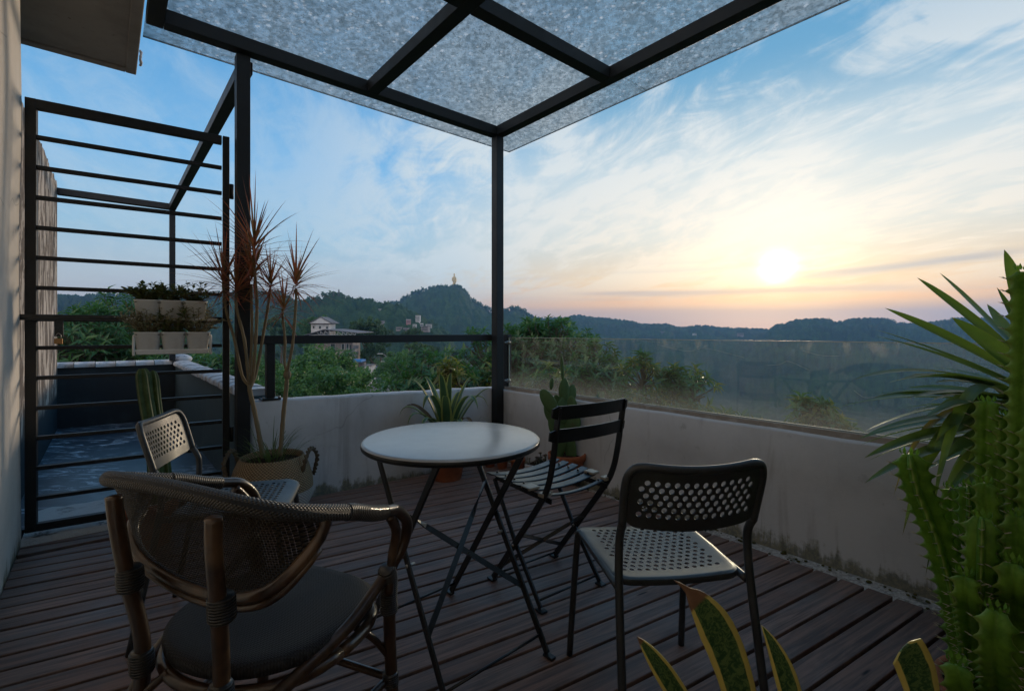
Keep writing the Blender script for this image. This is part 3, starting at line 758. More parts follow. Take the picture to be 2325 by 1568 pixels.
us = [-4.4 + 4.168 * i / 160 for i in range(161)]; vs = []
for u_ in us: vs += [P(u_, 3.06, -.3), P(u_, 3.06, 1.2), P(u_, 3.06, topz(u_)), P(u_, 3.26, topz(u_) + .01), P(u_, 3.26, -.3)]
ow.add(vs, [(i * 5 + j, i * 5 + j + 1, (i + 1) * 5 + j + 1, (i + 1) * 5 + j) for i in range(160) for j in range(4)] + [(0, 1, 2, 3, 4)[::-1], tuple(160 * 5 + j for j in range(5))], smooth=False)
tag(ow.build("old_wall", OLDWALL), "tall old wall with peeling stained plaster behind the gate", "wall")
# ================================================================ gate
gl0 = P(-.2, 2.936); gd = Vector((.826, .564, 0)).normalized(); ga = math.atan2(gd.y, gd.x)
gate = thing("gate", "tall black steel gate of horizontal bars beside the cream wall", "gate", (gl0.x, gl0.y, .045), ga)
GW = .90; GHt = 2.225
MB().box((.02, 0, GHt / 2), (.044, .04, GHt)).build("stile", STEEL, gate, bevel=.003); MB().box((GW - .018, 0, GHt / 2), (.036, .04, GHt)).build("stile", STEEL, gate, bevel=.003)
MB().box((GW / 2, 0, GHt - .025), (GW - .081, .038, .05)).build("top_rail", STEEL, gate, bevel=.003); MB().box((GW / 2, 0, .02), (GW - .081, .038, .04)).build("bottom_rail", STEEL, gate, bevel=.003)
dz = (GHt - .05) / 14
for k in range(1, 14):
    o = MB().box((GW / 2, 0, .012 + dz * k + (.0 if k != 7 else 0)), (GW - .081, .03, .020 if k != 7 else .036)).build("bar", STEEL, gate, bevel=.002)
MB().box((.20, -.026, .012 + dz * 7 + .002), (.56, .014, .030)).tube([(-.09, -.028, .012 + dz * 7), (.46, -.028, .012 + dz * 7)], .007, 8).box((.128, -.022, dz * 7 - .04), (.035, .012, .09)).build("bolt_latch", STEEL2, gate, bevel=.001)
for zz in (.35, 1.85): MB().tube([(GW + .012, 0, zz), (GW + .012, 0, zz + .09)], .012, 8).build("hinge", STEEL, gate)
pl = thing("padlock", "small brass padlock hanging from the gate latch", "padlock", gate.matrix_basis @ Vector((.128, -.034, dz * 7 - .125)), ga); pl.scale = (.62, .62, .62)
MB().box((0, 0, .025), (.052, .02, .046)).build("lock_body", BRASS, pl, bevel=.003)
MB().tube(catmull([(-.015, 0, .048), (-.015, 0, .075), (0, 0, .092), (.015, 0, .075), (.015, 0, .048)], 4), .0035, 6).build("shackle", CHROME, pl)
# ================================================================ folding bistro table
def flat(mb, a, b, w, t, nrm): mb.beam(a, b, w, t, up=Vector(nrm)); return mb
def twisted(mb, a, b, w, t, n0, n1, n=24, tw=(.42, .58)):
    """flat bar that turns from facing n0 to facing n1 half way, as on folding garden furniture"""
    a = Vector(a); b = Vector(b); d_ = (b - a).normalized(); n0 = Vector(n0); n1 = Vector(n1)
    n0 = (n0 - d_ * n0.dot(d_)).normalized(); n1 = (n1 - d_ * n1.dot(d_)).normalized(); vs = []
    for i in range(n + 1):
        k = i / n; s_ = min(1, max(0, (k - tw[0]) / (tw[1] - tw[0]))); nn = (n0 * (1 - s_) + n1 * s_).normalized(); sd_ = d_.cross(nn)
        p = a.lerp(b, k)
        for sx, sy in ((-1, -1), (1, -1), (1, 1), (-1, 1)): vs.append(p + sd_ * (sx * w / 2) + nn * (sy * t / 2))
    mb.add(vs, [(i * 4 + j, i * 4 + (j + 1) % 4, (i + 1) * 4 + (j + 1) % 4, (i + 1) * 4 + j) for i in range(n) for j in range(4)] + [(3, 2, 1, 0), tuple(n * 4 + j for j in range(4))], smooth=False)
    return mb
TC = Vector((-.205, 1.645, 0)); TAX = Vector((.677, -.736, 0)); TW = Vector((.736, .677, 0))
def f_top(q):
    v = oc(q); n = q.noise(v, 5, 5, .65); n2 = q.noise(v, 60, 4, .75); sc = q.noise(q.map(v, sc=(1, 9, 1), rot=(0, 0, .6)), 12, 4, .8, .5)
    col = q.mix(q.smooth(n, .4, .7), (.34, .34, .33), (.40, .40, .39)); col = q.mix(q.m('MULTIPLY', q.smooth(sc, .68, .74), .5), col, (.10, .10, .10))
    return pbr(q, col, q.m('ADD', .17, q.m('MULTIPLY', n, .12)), 0, q.bump(q.m('ADD', q.m('MULTIPLY', n2, .3), n), .02, .002), .75)
TOPM = mat("smooth_grey_tabletop", f_top)
tb = thing("folding_table", "round grey metal bistro table on crossed black folding legs", "table", TC)
mb = MB(); Rr = .30
mb.lathe([(0.0001, .7105), (.14, .7105), (Rr - .012, .7105), (Rr - .004, .709), (Rr, .7045)], n=96); mb.f.append(tuple(range(96))[::1]); mb.sm.append(True)
mb.build("tabletop", TOPM, tb)
MB().lathe([(Rr + .0005, .7045), (Rr + .0012, .699), (Rr + .0005, .692), (Rr - .004, .688), (Rr - .010, .692), (Rr - .012, .700), (.001, .700)], n=96).build("table_rim", TABLEM, tb)
def tl(a, w, z): return TAX * a + TW * w + Vector((0, 0, z))
hw_ = .195; LW = .024; LT = .0085
for sgn, nm in ((1, 0), (-1, 0)):
    for sw in (-1, 1):
        ww = (hw_ if sgn > 0 else hw_ - .014) * sw
        top = tl(-.18 * sgn, ww, .684); ft = tl(.262 * sgn, ww, .012); k1 = top.lerp(ft, .93)
        mb = MB(); flat(mb, top, ft, LW, LT, TW)
        mb.box(ft + Vector((0, 0, -.006)) + TAX * (.010 * sgn), (.04, .022, .009), Matrix.Rotation(math.atan2(TAX.y, TAX.x), 3, 'Z'))
        mb.build("leg", TABLEM, tb, bevel=.002)
    ww = hw_ if sgn > 0 else hw_ - .014
    a_, b_ = tl(-.18 * sgn, -ww, .684).lerp(tl(.262 * sgn, -ww, .012), .93), tl(-.18 * sgn, ww, .684).lerp(tl(.262 * sgn, ww, .012), .93)
    MB().tube([a_, b_], .0045, 8).build("stretcher", TABLEM, tb)
    MB().beam(tl(-.18 * sgn, -ww - .01, .684), tl(-.18 * sgn, ww + .01, .684), .02, .008).build("crosshead", TABLEM, tb, bevel=.001)
ww = hw_
A0 = tl(-.18, -ww, .684).lerp(tl(.262, -ww, .012), .26); A1 = tl(-.18, ww, .684).lerp(tl(.262, ww, .012), .74)
B0 = tl(-.18, ww, .684).lerp(tl(.262, ww, .012), .26); B1 = tl(-.18, -ww, .684).lerp(tl(.262, -ww, .012), .74)
pn = TAX + Vector((0, 0, .55))
twisted(MB(), A0, A1, .018, .004, TW, pn, tw=(.1, .3)).build("brace", TABLEM, tb); twisted(MB(), B0 + TAX * .006, B1 + TAX * .006, .018, .004, TW, pn, tw=(.1, .3)).build("brace", TABLEM, tb)
for sw in (-1, 1):
    MB().tube([tl(.041, (ww + .008) * sw, .348), tl(.041, (ww - .022) * sw, .348)], .006, 10).build("rivet", CHROME, tb)
# ================================================================ folding slat chair
FC = Vector((.160, 2.045, 0)); fy = Vector((-.60, .80, 0)).normalized(); fx = Vector((fy.y, -fy.x, 0))
fch = thing("folding_chair", "black folding slat chair with two back slats, between table and cactus", "chair", FC, math.atan2(fx.y, fx.x))
HW = .178
def bar_path(mb, pts, w, t, nrm):
    pts = [Vector(p) for p in pts]; nrm = Vector(nrm); vs = []; m = len(pts)
    for i, p in enumerate(pts):
        d_ = (pts[min(i + 1, m - 1)] - pts[max(i - 1, 0)]).normalized(); sd_ = d_.cross(nrm).normalized(); nn = sd_.cross(d_).normalized()
        for sx, sy in ((-1, -1), (1, -1), (1, 1), (-1, 1)): vs.append(p + sd_ * (sx * w / 2) + nn * (sy * t / 2))
    mb.add(vs, [(i * 4 + j, i * 4 + (j + 1) % 4, (i + 1) * 4 + (j + 1) % 4, (i + 1) * 4 + j) for i in range(m - 1) for j in range(4)] + [(3, 2, 1, 0), tuple((m - 1) * 4 + j for j in range(4))], smooth=False)
    return mb
for sx in (-1, 1):
    X = HW * sx
    # long member: back top -> seat rear -> front foot, bent just above the seat
    pts = catmull([(X, -.255, .80), (X, -.238, .70), (X, -.222, .60), (X, -.195, .50), (X, -.145, .415), (X, .02, .20), (X, .165, .012)], 5)
    bar_path(MB(), pts, .025, .009, (1, 0, 0)).build("back_leg", TABLEM, fch, bevel=.0015)
    X2 = X - .014 * sx
    bar_path(MB(), [(X2, .175, .435), (X2, .03, .215), (X2, -.135, .012)], .022, .008, (1, 0, 0)).box((X2, -.140, .006), (.03, .038, .009)).build("leg", TABLEM, fch, bevel=.0015)
    MB().box((X, .172, .006), (.03, .038, .009)).build("foot_pad", TABLEM, fch, bevel=.0015)
    MB().beam((X2 - .010 * sx, .175, .438), (X2 - .010 * sx, -.185, .432), .006, .02).build("seat_rail", TABLEM, fch)
def slat(y, z, wy, length, sag, tilt=0, thick=.006, name="seat_slat"):
    n = 14; vs = []; c_ = math.cos(tilt); s_ = math.sin(tilt)
    for i in range(n + 1):
        t = -1 + 2 * i / n; x_ = t * length / 2; zz = z + sag * (t * t - .5) * 2 * .5
        cr = .006 if abs(t) > .95 else 0
        for a, b_ in ((-wy / 2 + cr, thick * .2), (-wy / 2 + .004, thick / 2), (wy / 2 - .004, thick / 2), (wy / 2 - cr, thick * .2), (wy / 2 - cr, -thick / 2), (-wy / 2 + cr, -thick / 2)):
            vs.append(Vector((x_, y + a * c_ - b_ * s_, zz + a * s_ + b_ * c_)))
    mb = MB(); mb.add(vs, [(i * 6 + j, (i + 1) * 6 + j, (i + 1) * 6 + (j + 1) % 6, i * 6 + (j + 1) % 6) for i in range(n) for j in range(6)] + [tuple(range(6)), tuple(n * 6 + j for j in range(6))[::-1]], smooth=False)
    for sx in (-1, 1): mb.tube([(sx * (length / 2 - .045), y, z + sag * .33), (sx * (length / 2 - .045), y, z + sag * .33 + .006)], .005, 8)
    return mb.build(name, TABLEM, fch)
for k, yy in enumerate((.170, .108, .046, -.016, -.078)): slat(yy, .452, .048, .395, .022)
slat(-.158, .447, .022, .352, .020)
MB().box((-.168, -.078, .463), (.055, .053, .011)).build("corner_tape", m_metal("yellowed_tape", (.36, .31, .24), (.28, .24, .19), .5), fch, bevel=.003); tp = bpy.data.materials["yellowed_tape"]
MB().box((.175, -.078, .463), (.045, .053, .011)).build("corner_tape", tp, fch, bevel=.003); MB().box((-.165, -.160, .456), (.045, .032, .016)).build("corner_tape", tp, fch, bevel=.004); MB().box((.175, -.160, .456), (.045, .032, .016)).build("corner_tape", tp, fch, bevel=.004)
def back_slat(z, y):
    n = 16; vs = []
    for i in range(n + 1):
        t = -1 + 2 * i / n; x_ = t * .205; yb = y - .026 * (1 - t * t) + .012
        cr = .010 if abs(t) > .97 else 0
        for a, b_ in ((-.026 + cr, -.004), (.026 - cr, -.004), (.026 - cr, .004), (-.026 + cr, .004)): vs.append((x_, yb + b_ - a * .16, z + a))
    mb = MB(); mb.add(vs, [(i * 4 + j, i * 4 + (j + 1) % 4, (i + 1) * 4 + (j + 1) % 4, (i + 1) * 4 + j) for i in range(n) for j in range(4)] + [(3, 2, 1, 0), tuple(n * 4 + j for j in range(4))], smooth=False)
    return mb.build("back_slat", TABLEM, fch, bevel=.0015)
back_slat(.777, -.258); back_slat(.690, -.243)
MB().tube([(-HW, .158, .028), (HW, .158, .028)], .0045, 8).build("stretcher", TABLEM, fch); MB().tube([(-HW + .014, -.118, .033), (HW - .014, -.118, .033)], .0045, 8).build("stretcher", TABLEM, fch)
twisted(MB(), (-HW, -.03, .262), (HW - .01, .11, .085), .016, .004, (1, 0, 0), (0, -.7, .6), tw=(.08, .25)).build("brace", TABLEM, fch); twisted(MB(), (HW, -.03, .262), (-HW + .01, .11, .085), .016, .004, (1, 0, 0), (0, -.7, .6), tw=(.08, .25)).build("brace", TABLEM, fch)
for sx in (-1, 1): MB().tube([((HW + .008) * sx, .018, .205), ((HW - .022) * sx, .018, .205)], .006, 8).build("rivet", CHROME, fch)
# ================================================================ perforated stacking chair
def perforated(nx, ny, hw, hh, hr, surf, margin):
    """plate of nx by ny lattice steps with a staggered pattern of real round holes; surf maps plane xy to 3D; margin = list of (outset, drop)"""
    mb = MB(); cx_, cy_ = 2 * hw / nx, 2 * hh / ny
    ids = {}; V = []; F = []
    def vid(x_, y_):
        k = (round(x_ * 1e5), round(y_ * 1e5))
        if k not in ids: ids[k] = len(V); V.append(surf(x_, y_, 0))
        return ids[k]
    def gp(i, j): return (-hw + i * cx_, -hh + j * cy_)
    for i in range(nx + 1):
        for j in range(ny + 1):
            if (i + j) % 2: continue
            c = gp(i, j)
            nb = [(i + 1, j), (i, j + 1), (i - 1, j), (i, j - 1)]
            inside = all(0 <= a <= nx and 0 <= b_ <= ny for a, b_ in nb)
            if inside:
                out = []
                for k in range(4):
                    a = gp(*nb[k]); b_ = gp(*nb[(k + 1) % 4]); out += [a, ((a[0] * 2 + b_[0]) / 3, (a[1] * 2 + b_[1]) / 3), ((a[0] + b_[0] * 2) / 3, (a[1] + b_[1] * 2) / 3)]
                ov = [vid(*p) for p in out]; iv = []
                for p in out:
                    a = math.atan2(p[1] - c[1], p[0] - c[0]); iv.append(vid(c[0] + hr * math.cos(a), c[1] + hr * math.sin(a)))
                for k in range(12): F.append((ov[k], ov[(k + 1) % 12], iv[(k + 1) % 12], iv[k]))
            else:
                ok = [n_ for n_ in nb if 0 <= n_[0] <= nx and 0 <= n_[1] <= ny]
                poly = []
                pts = [nb[k] if nb[k] in ok else None for k in range(4)]
                start = next(k for k in range(4) if pts[k] and not pts[k - 1])
                seq = [pts[(start + k) % 4] for k in range(4) if pts[(start + k) % 4]]
                for k, s_ in enumerate(seq):
                    a = gp(*s_); poly.append(a)
                    if k + 1 < len(seq):
                        b_ = gp(*seq[k + 1]); poly += [((a[0] * 2 + b_[0]) / 3, (a[1] * 2 + b_[1]) / 3), ((a[0] + b_[0] * 2) / 3, (a[1] + b_[1] * 2) / 3)]
                pv2 = [vid(*p) for p in poly]
                if len(seq) == 2: pv2.append(vid(*c))
                F.append(tuple(pv2))
    mb.add(V, F)
    # border loop
    loop = [(-hw + i * cx_ * .5, -hh) for i in range(2 * nx)] + [(hw, -hh + j * cy_ * .5) for j in range(2 * ny)] + [(hw - i * cx_ * .5, hh) for i in range(2 * nx)] + [(-hw, hh - j * cy_ * .5) for j in range(2 * ny)]
    rings = []
    for mg in [(-.0005, 0)] + margin:
        o, oy, dr = mg if len(mg) == 3 else (mg[0], mg[0], mg[1])
        ring = []; rad = max(.001, min(o * 1.6, .045)) if o > 0 else 0; W_, H_ = hw + o, hh + oy
        for (x_, y_) in loop:
            X_, Y_ = x_ * W_ / hw, y_ * H_ / hh
            ax, ay = W_ - rad, H_ - rad
            if abs(X_) > ax and abs(Y_) > ay and rad > 0:
                dx, dy = abs(X_) - ax, abs(Y_) - ay; l = math.hypot(dx, dy); mxl = rad / max(dx, dy) if False else 1
                s_ = rad / l; 
                # point on the square's border pulled on to the corner arc
                X_ = math.copysign(ax + dx * s_, X_); Y_ = math.copysign(ay + dy * s_, Y_)
            ring.append(surf(X_, Y_, dr))
        rings.append(ring)
    n = len(loop)
    mb.add([p for r_ in rings for p in r_], [(i * n + k, i * n + (k + 1) % n, (i + 1) * n + (k + 1) % n, (i + 1) * n + k) for i in range(len(rings) - 1) for k in range(n)])
    return mb
def seat_surf(x_, y_, dr):
    yy = y_ + .028; k = 1 - .06 * (yy < 0) * (-yy / .17)
    zz = .447 - .013 * (1 - min(1, (x_ / .2) ** 2)) * (1 - .2 * abs(yy) / .2) + .010 * max(0, (-yy - .10) / .1) - .010 * max(0, (yy - .14) / .07) ** 2
    return Vector((x_ * k, yy, zz - dr))
def back_surf(x_, y_, dr):
    h_ = y_ + .087                                     # 0 .. .17 above the foot of the plate
    yb = -.192 - .32 * h_ * .9 - .030 * (1 - (x_ / .19) ** 2) + .004
    return Vector((x_, yb + dr, .580 + h_ + .016 * (x_ / .19) ** 2))
BORD = [(.010, 0), (.022, 0), (.029, .001), (.034, .004), (.036, .010), (.034, .018)]
def make_perf_chair(label, loc, yaw):
    t = thing("perforated_chair", label, "chair", loc, yaw, "dark perforated stacking chairs")
    perforated(26, 14, .148, .148, .0068, seat_surf, BORD).build("seat", GREYM, t, solid=.0022).modifiers.new('split', 'EDGE_SPLIT').split_angle = R(42)
    perforated(26, 7, .150, .058, .0068, back_surf, [(.010, .010, 0), (.018, .018, 0), (.024, .022, 0)]).build("backrest", GREYM, t, solid=.003).modifiers.new('split', 'EDGE_SPLIT').split_angle = R(42)
    for sx in (-1, 1):
        MB().tube(catmull([(.186 * sx, -.262, 0), (.180 * sx, -.215, .24), (.174 * sx, -.178, .45), (.171 * sx, -.172, .54), (.171 * sx, -.180, .575), (.172 * sx, -.196, .60)], 5), .0105, 12).build("rear_leg", GREYM, t)
        MB().tube(catmull([(.196 * sx, .236, 0), (.188 * sx, .205, .25), (.182 * sx, .184, .405), (.180 * sx, .165, .432), (.176 * sx, .13, .434), (.173 * sx, -.05, .434), (.172 * sx, -.168, .434)], 5), .0105, 12).build("front_leg", GREYM, t)
    # thick rolled top edge of the backrest
    pts = [back_surf(-.172, -.085, 0), back_surf(-.174, -.03, 0), back_surf(-.175, .02, 0), back_surf(-.171, .052, 0), back_surf(-.158, .073, 0), back_surf(-.138, .080, 0)]
    pts += [back_surf(-.12 + .02 * i, .081, 0) for i in range(13)] + [Vector((-p.x, p.y, p.z)) for p in pts[::-1]]
    MB().tube(catmull(pts, 3), .0105, 10).build("back_edge", GREYM, t)
    return t
def yaw_of(f): return math.atan2(-f[0], f[1])
ca_ = make_perf_chair("dark perforated chair on the right, its back to the camera, between table and right parapet", (.415, 1.385, 0), yaw_of((-.125, .992)))
cb_ = dup(ca_, (-1.065, 1.835, 0), yaw_of((.965, .262)), "dark perforated chair facing the table, half hidden behind the rattan armchair", "dark perforated stacking chairs")
# ================================================================ rattan armchair
def f_ratt(q):
    v = oc(q); n = q.noise(q.map(v, sc=(1, 1, .35)), 26, 5, .65); n2 = q.noise(v, 7, 3, .6)
    col = q.mix(q.smooth(n, .35, .7), (.022, .012, .007), (.062, .032, .016)); col = q.mix(q.smooth(n2, .5, .7), col, (.12, .07, .035))
    return pbr(q, col, .30, 0, q.bump(n, .2, .002), .5, .3)
RATT = mat("varnished_brown_cane", f_ratt)
def f_weave(scale, c1, c2, alpha):
    def f(q):
        u_ = uvc(q); x_, y_, _ = q.xyz(u_)
        a = q.m('SINE', q.m('MULTIPLY', x_, 6.2832 * scale)); b_ = q.m('SINE', q.m('MULTIPLY', y_, 6.2832 * scale))
        k = q.m('MULTIPLY', a, b_); h = q.m('ABSOLUTE', k); nn = q.noise(oc(q), 5, 4, .6)
        col = q.mix(q.smooth(k, -.25, .35), c1, c2); col = q.mix(q.m('MULTIPLY', nn, .5), col, tuple(c * .6 for c in c1))
        p = pbr(q, col, .5, 0, q.bump(h, .8, .0015), .15)
        if not alpha: return p
        t = q.node('ShaderNodeBsdfTransparent'); m = q.node('ShaderNodeMixShader')
        q.put(m, 0, q.m('MULTIPLY', q.smooth(h, .02, .16, 1, 0), alpha)); q.nt.links.new(p, m.inputs[1]); q.nt.links.new(t.outputs[0], m.inputs[2]); return m.outputs[0]
    return f
WEAVE = mat("dark_woven_back", f_weave(95, (.014, .011, .008), (.050, .038, .026), .75))
SEATW = mat("woven_seat_cloth", f_weave(120, (.017, .016, .017), (.033, .032, .034), 0))
def f_braid(q):
    v = uvc(q); x_, y_, _ = q.xyz(v)
    w = q.m('SINE', q.m('ADD', q.m('MULTIPLY', y_, 900.0), q.m('MULTIPLY', x_, 12.566))); w2 = q.m('SINE', q.m('MULTIPLY', x_, 75.4)); h = q.m('MULTIPLY', w, w2)
    return pbr(q, q.mix(q.smooth(h, -.4, .6), (.014, .013, .012), (.055, .050, .044)), .45, 0, q.bump(h, .9, .002), .45)
BRAID = mat("braided_rail_wrap", f_braid)
def f_bind(q):
    y_ = q.xyz(uvc(q))[1]; w = q.m('SINE', q.m('MULTIPLY', y_, 1150.0))
    return pbr(q, q.mix(q.smooth(w, -.6, .4), (.008, .008, .008), (.045, .042, .038)), .32, 0, q.bump(w, 1.0, .002), .5, .2)
BIND = mat("wrapped_cane_binding", f_bind)
AF = Vector((math.sin(.397), math.cos(.397), 0)); AC = Vector((-.566, 1.12, 0))
arm = thing("rattan_armchair", "brown rattan armchair with dark woven back and seat in the left foreground", "armchair", AC, yaw_of(AF))
def sym(f):
    for sx in (-1, 1): f(sx)
# back panel surface: s in -1..1 across, t 0..1 up, oval below, rail above
def rail_pt(s):
    T = [(0, -.232, .778), (.10, -.230, .775), (.19, -.222, .768), (.245, -.188, .752), (.270, -.11, .726), (.274, -.035, .703)]
    a = min(4.9999, abs(s) * 5); i = int(a); t = a - i; q4 = [Vector(T[max(i - 1, 0)] if i else (-.10, -.230, .775)), Vector(T[i]), Vector(T[i + 1]), Vector(T[min(i + 2, 5)])]
    p = .5 * (2 * q4[1] + (q4[2] - q4[0]) * t + (2 * q4[0] - 5 * q4[1] + 4 * q4[2] - q4[3]) * t * t + (3 * q4[1] - q4[0] - 3 * q4[2] + q4[3]) * t ** 3)
    p.x = math.copysign(p.x, s) if s else 0; return p
def rail_x(x):      # the rail point with a given x
    lo_, hi_ = 0.0, 1.0
    for _ in range(24):
        m_ = (lo_ + hi_) / 2
        if rail_pt(m_).x < abs(x): lo_ = m_
        else: hi_ = m_
    return rail_pt(math.copysign((lo_ + hi_) / 2, x))
RS = [-1 + i / 16 for i in range(33)]
rail = [rail_pt(s_) for s_ in RS]
armL = [(-.276, -.012, .694), (-.274, .03, .677), (-.269, .073, .664), (-.262, .11, .645), (-.246, .130, .60)]
MB().tube(catmull(rail[::2], 3), .0160, 16).build("back_rail", BRAID, arm)
for sx in (-1, 1):
    e = rail[0] if sx < 0 else rail[-1]; e2 = rail[1] if sx < 0 else rail[-2]
    A = [Vector((p[0] * -sx if sx > 0 else p[0], p[1], p[2])) for p in armL]
    MB().tube(catmull([e2, e, A[0], A[1], A[2]], 6), .0175, 14).build("arm_wrap", BIND, arm)
    # arm cane curling forward and down to the seat frame, then back under the seat
    MB().tube(catmull([A[1], A[2] + Vector((0, .012, -.002)), Vector((.264 * sx, .132, .646)), Vector((.262 * sx, .172, .600)), Vector((.246 * sx, .170, .535)), Vector((.226 * sx, .12, .48)), Vector((.216 * sx, .02, .425)), Vector((.190 * sx, -.10, .385)), Vector((.150 * sx, -.2, .33)), Vector((.125 * sx, -.235, .22))], 6), .0135, 12).build("arm_cane", RATT, arm)
    MB().tube(catmull([Vector((.258 * sx, .108, .642)), Vector((.250 * sx, .144, .59)), Vector((.238 * sx, .146, .53)), Vector((.233 * sx, .138, .44))], 6), .0115, 12).build("arm_cane", RATT, arm)
    MB().tube(catmull([(.226 * sx, .150, .47), (.222 * sx, .158, .30), (.228 * sx, .175, .012)], 6), .0150, 12).build("front_leg", RATT, arm)
    rl = catmull([(.146 * sx, -.240, .744), (.141 * sx, -.236, .68), (.134 * sx, -.222, .57), (.119 * sx, -.206, .46), (.117 * sx, -.205, .36), (.132 * sx, -.226, .20), (.158 * sx, -.28, .010)], 6)
    MB().tube(rl, [.0145] * len(rl), 12).build("rear_leg", RATT, arm)
    for (x_, y_, z_, r_) in ((.135, -.216, .572, .024), (.118, -.204, .40, .022), (.137, -.234, .165, .021)):
        MB().tube([(x_ * sx, y_, z_ - .024), (x_ * sx, y_, z_ - .018), (x_ * sx, y_ - .002, z_ + .018), (x_ * sx, y_ - .002, z_ + .024)], [r_ * .85, r_, r_, r_ * .85], 14).build("cane_binding", BIND, arm)
    MB().tube(catmull([(.233 * sx, .128, .505), (.226 * sx, .148, .47), (.222 * sx, .152, .42), (.222 * sx, .155, .385)], 4), [.016] + [.0215] * 11 + [.0205], 14).build("cane_binding", BIND, arm)
    MB().tube([(.223 * sx, .158, .235), (.223 * sx, .16, .205)], .019, 14).build("cane_binding", BIND, arm)
    MB().tube(catmull([(.218 * sx, .150, .22), (.20 * sx, .0, .205), (.158 * sx, -.28, .185)], 5), .0095, 10).build("stretcher", RATT, arm)
    # small curved brackets under the seat
    MB().tube(catmull([(.222 * sx, .158, .27), (.20 * sx, .12, .335), (.16 * sx, .08, .385)], 5), .008, 8).build("bracket", RATT, arm)
    MB().tube(catmull([(.130 * sx, -.25, .27), (.105 * sx, -.215, .335), (.06 * sx, -.19, .385)], 5), .008, 8).build("bracket", RATT, arm)
MB().tube(catmull([(-.222, .160, .22), (0, .152, .225), (.222, .160, .22)], 5), .0095, 10).build("stretcher", RATT, arm)
MB().tube(catmull([(-.155, -.285, .175), (0, -.275, .18), (.155, -.285, .175)], 5), .0095, 10).build("stretcher", RATT, arm)
def bowl(t): # lower oval rim, t = -1..1
    a = t * math.pi / 2
    X = .270 * math.sin(a); zz = .737 - .192 * max(0, math.cos(a)) ** .75
    k = (.737 - zz) / .192; yb = rail_x(X).y + .072 * k
    return Vector((X, yb, zz))
bw = [bowl(-1 + 2 * i / 32) for i in range(33)]
MB().tube(bw, .0125, 12).build("back_hoop", RATT, arm); MB().tube([p + Vector((0, .0, -.021)) for p in bw[2:-2]], .0075, 10).build("back_hoop", RATT, arm)
mb = MB(); vs = []; uv = []; nn_ = 40; mm = 16
for i in range(nn_ + 1):
    t = -1 + 2 * i / nn_; lo = bowl(t * .985); s_ = max(-1, min(1, t * 1.0)); hi = rail_x(lo.x)
    for j in range(mm + 1):
        k = j / mm; p = lo.lerp(hi, k); p.y += .006 * math.sin(k * math.pi); vs.append(p); uv.append((p.x, p.z))
mb.add(vs, [(i * (mm + 1) + j, (i + 1) * (mm + 1) + j, (i + 1) * (mm + 1) + j + 1, i * (mm + 1) + j + 1) for i in range(nn_) for j in range(mm)], uv)
mb.build("woven_back", WEAVE, arm)
def seat_r(a):  # rounded D outline
    c, s_ = math.cos(a), math.sin(a); ex = 2.9 if s_ > 0 else 2.1
    r = (abs(c / .212) ** ex + abs(s_ / (.205 if s_ > 0 else .195)) ** ex) ** (-1 / ex)
    return r
mb = MB(); vs = []; uv = []; na = 64; prof = [(0.001, .438), (.3, .436), (.6, .432), (.85, .431), (.95, .429), (1.0, .422), (1.008, .412), (1.0, .402), (.96, .398)]
for (k, z_) in prof:
    for i in range(na):
        a = 2 * math.pi * i / na; r = seat_r(a) * k; vs.append((r * math.cos(a), r * math.sin(a), z_)); uv.append((r * math.cos(a), r * math.sin(a)))
mb.add(vs, [(i * na + j, i * na + (j + 1) % na, (i + 1) * na + (j + 1) % na, (i + 1) * na + j) for i in range(len(prof) - 1) for j in range(na)], uv)
mb.build("seat", SEATW, arm)
ring = [(seat_r(2 * math.pi * i / 48) * .99 * math.cos(2 * math.pi * i / 48), seat_r(2 * math.pi * i / 48) * .99 * math.sin(2 * math.pi * i / 48), .376) for i in range(49)]
MB().tube(ring, .0135, 10).build("seat_hoop", RATT, arm)
# ================================================================ potted plants on the terrace
def pot(root, r, h, loc=(0, 0, 0), mt=None, name="pot", soil=True, rim=True, z0=.0):
    mt = mt or TERRA; c = Vector(loc)
    pr = [(.001, z0), (r * .70, z0), (r * .72, z0 + .004), (r * .93, z0 + h * .76)]
    pr += [(r * 1.0, z0 + h * .765), (r * 1.02, z0 + h * .99), (r * 1.0, z0 + h), (r * .92, z0 + h), (r * .90, z0 + h * .86)] if rim else [(r, z0 + h * .98), (r * .97, z0 + h), (r * .93, z0 + h * .98), (r * .90, z0 + h * .86)]
    MB().lathe(pr, c, 36).build(name, mt, root)
    if soil:
        mb = MB(); n = 24
        mb.add([c + Vector((0, 0, z0 + h * .88))] + [c + Vector((r * .9 * math.cos(6.2832 * i / n), r * .9 * math.sin(6.2832 * i / n), z0 + h * .86)) for i in range(n)], [(0, i + 1, (i + 1) % n + 1) for i in range(n)])
        mb.build("soil", SOIL, root)
BARKG = m_bark("ringed_grey_stem", (.12, .095, .055), (.26, .21, .13), 60)
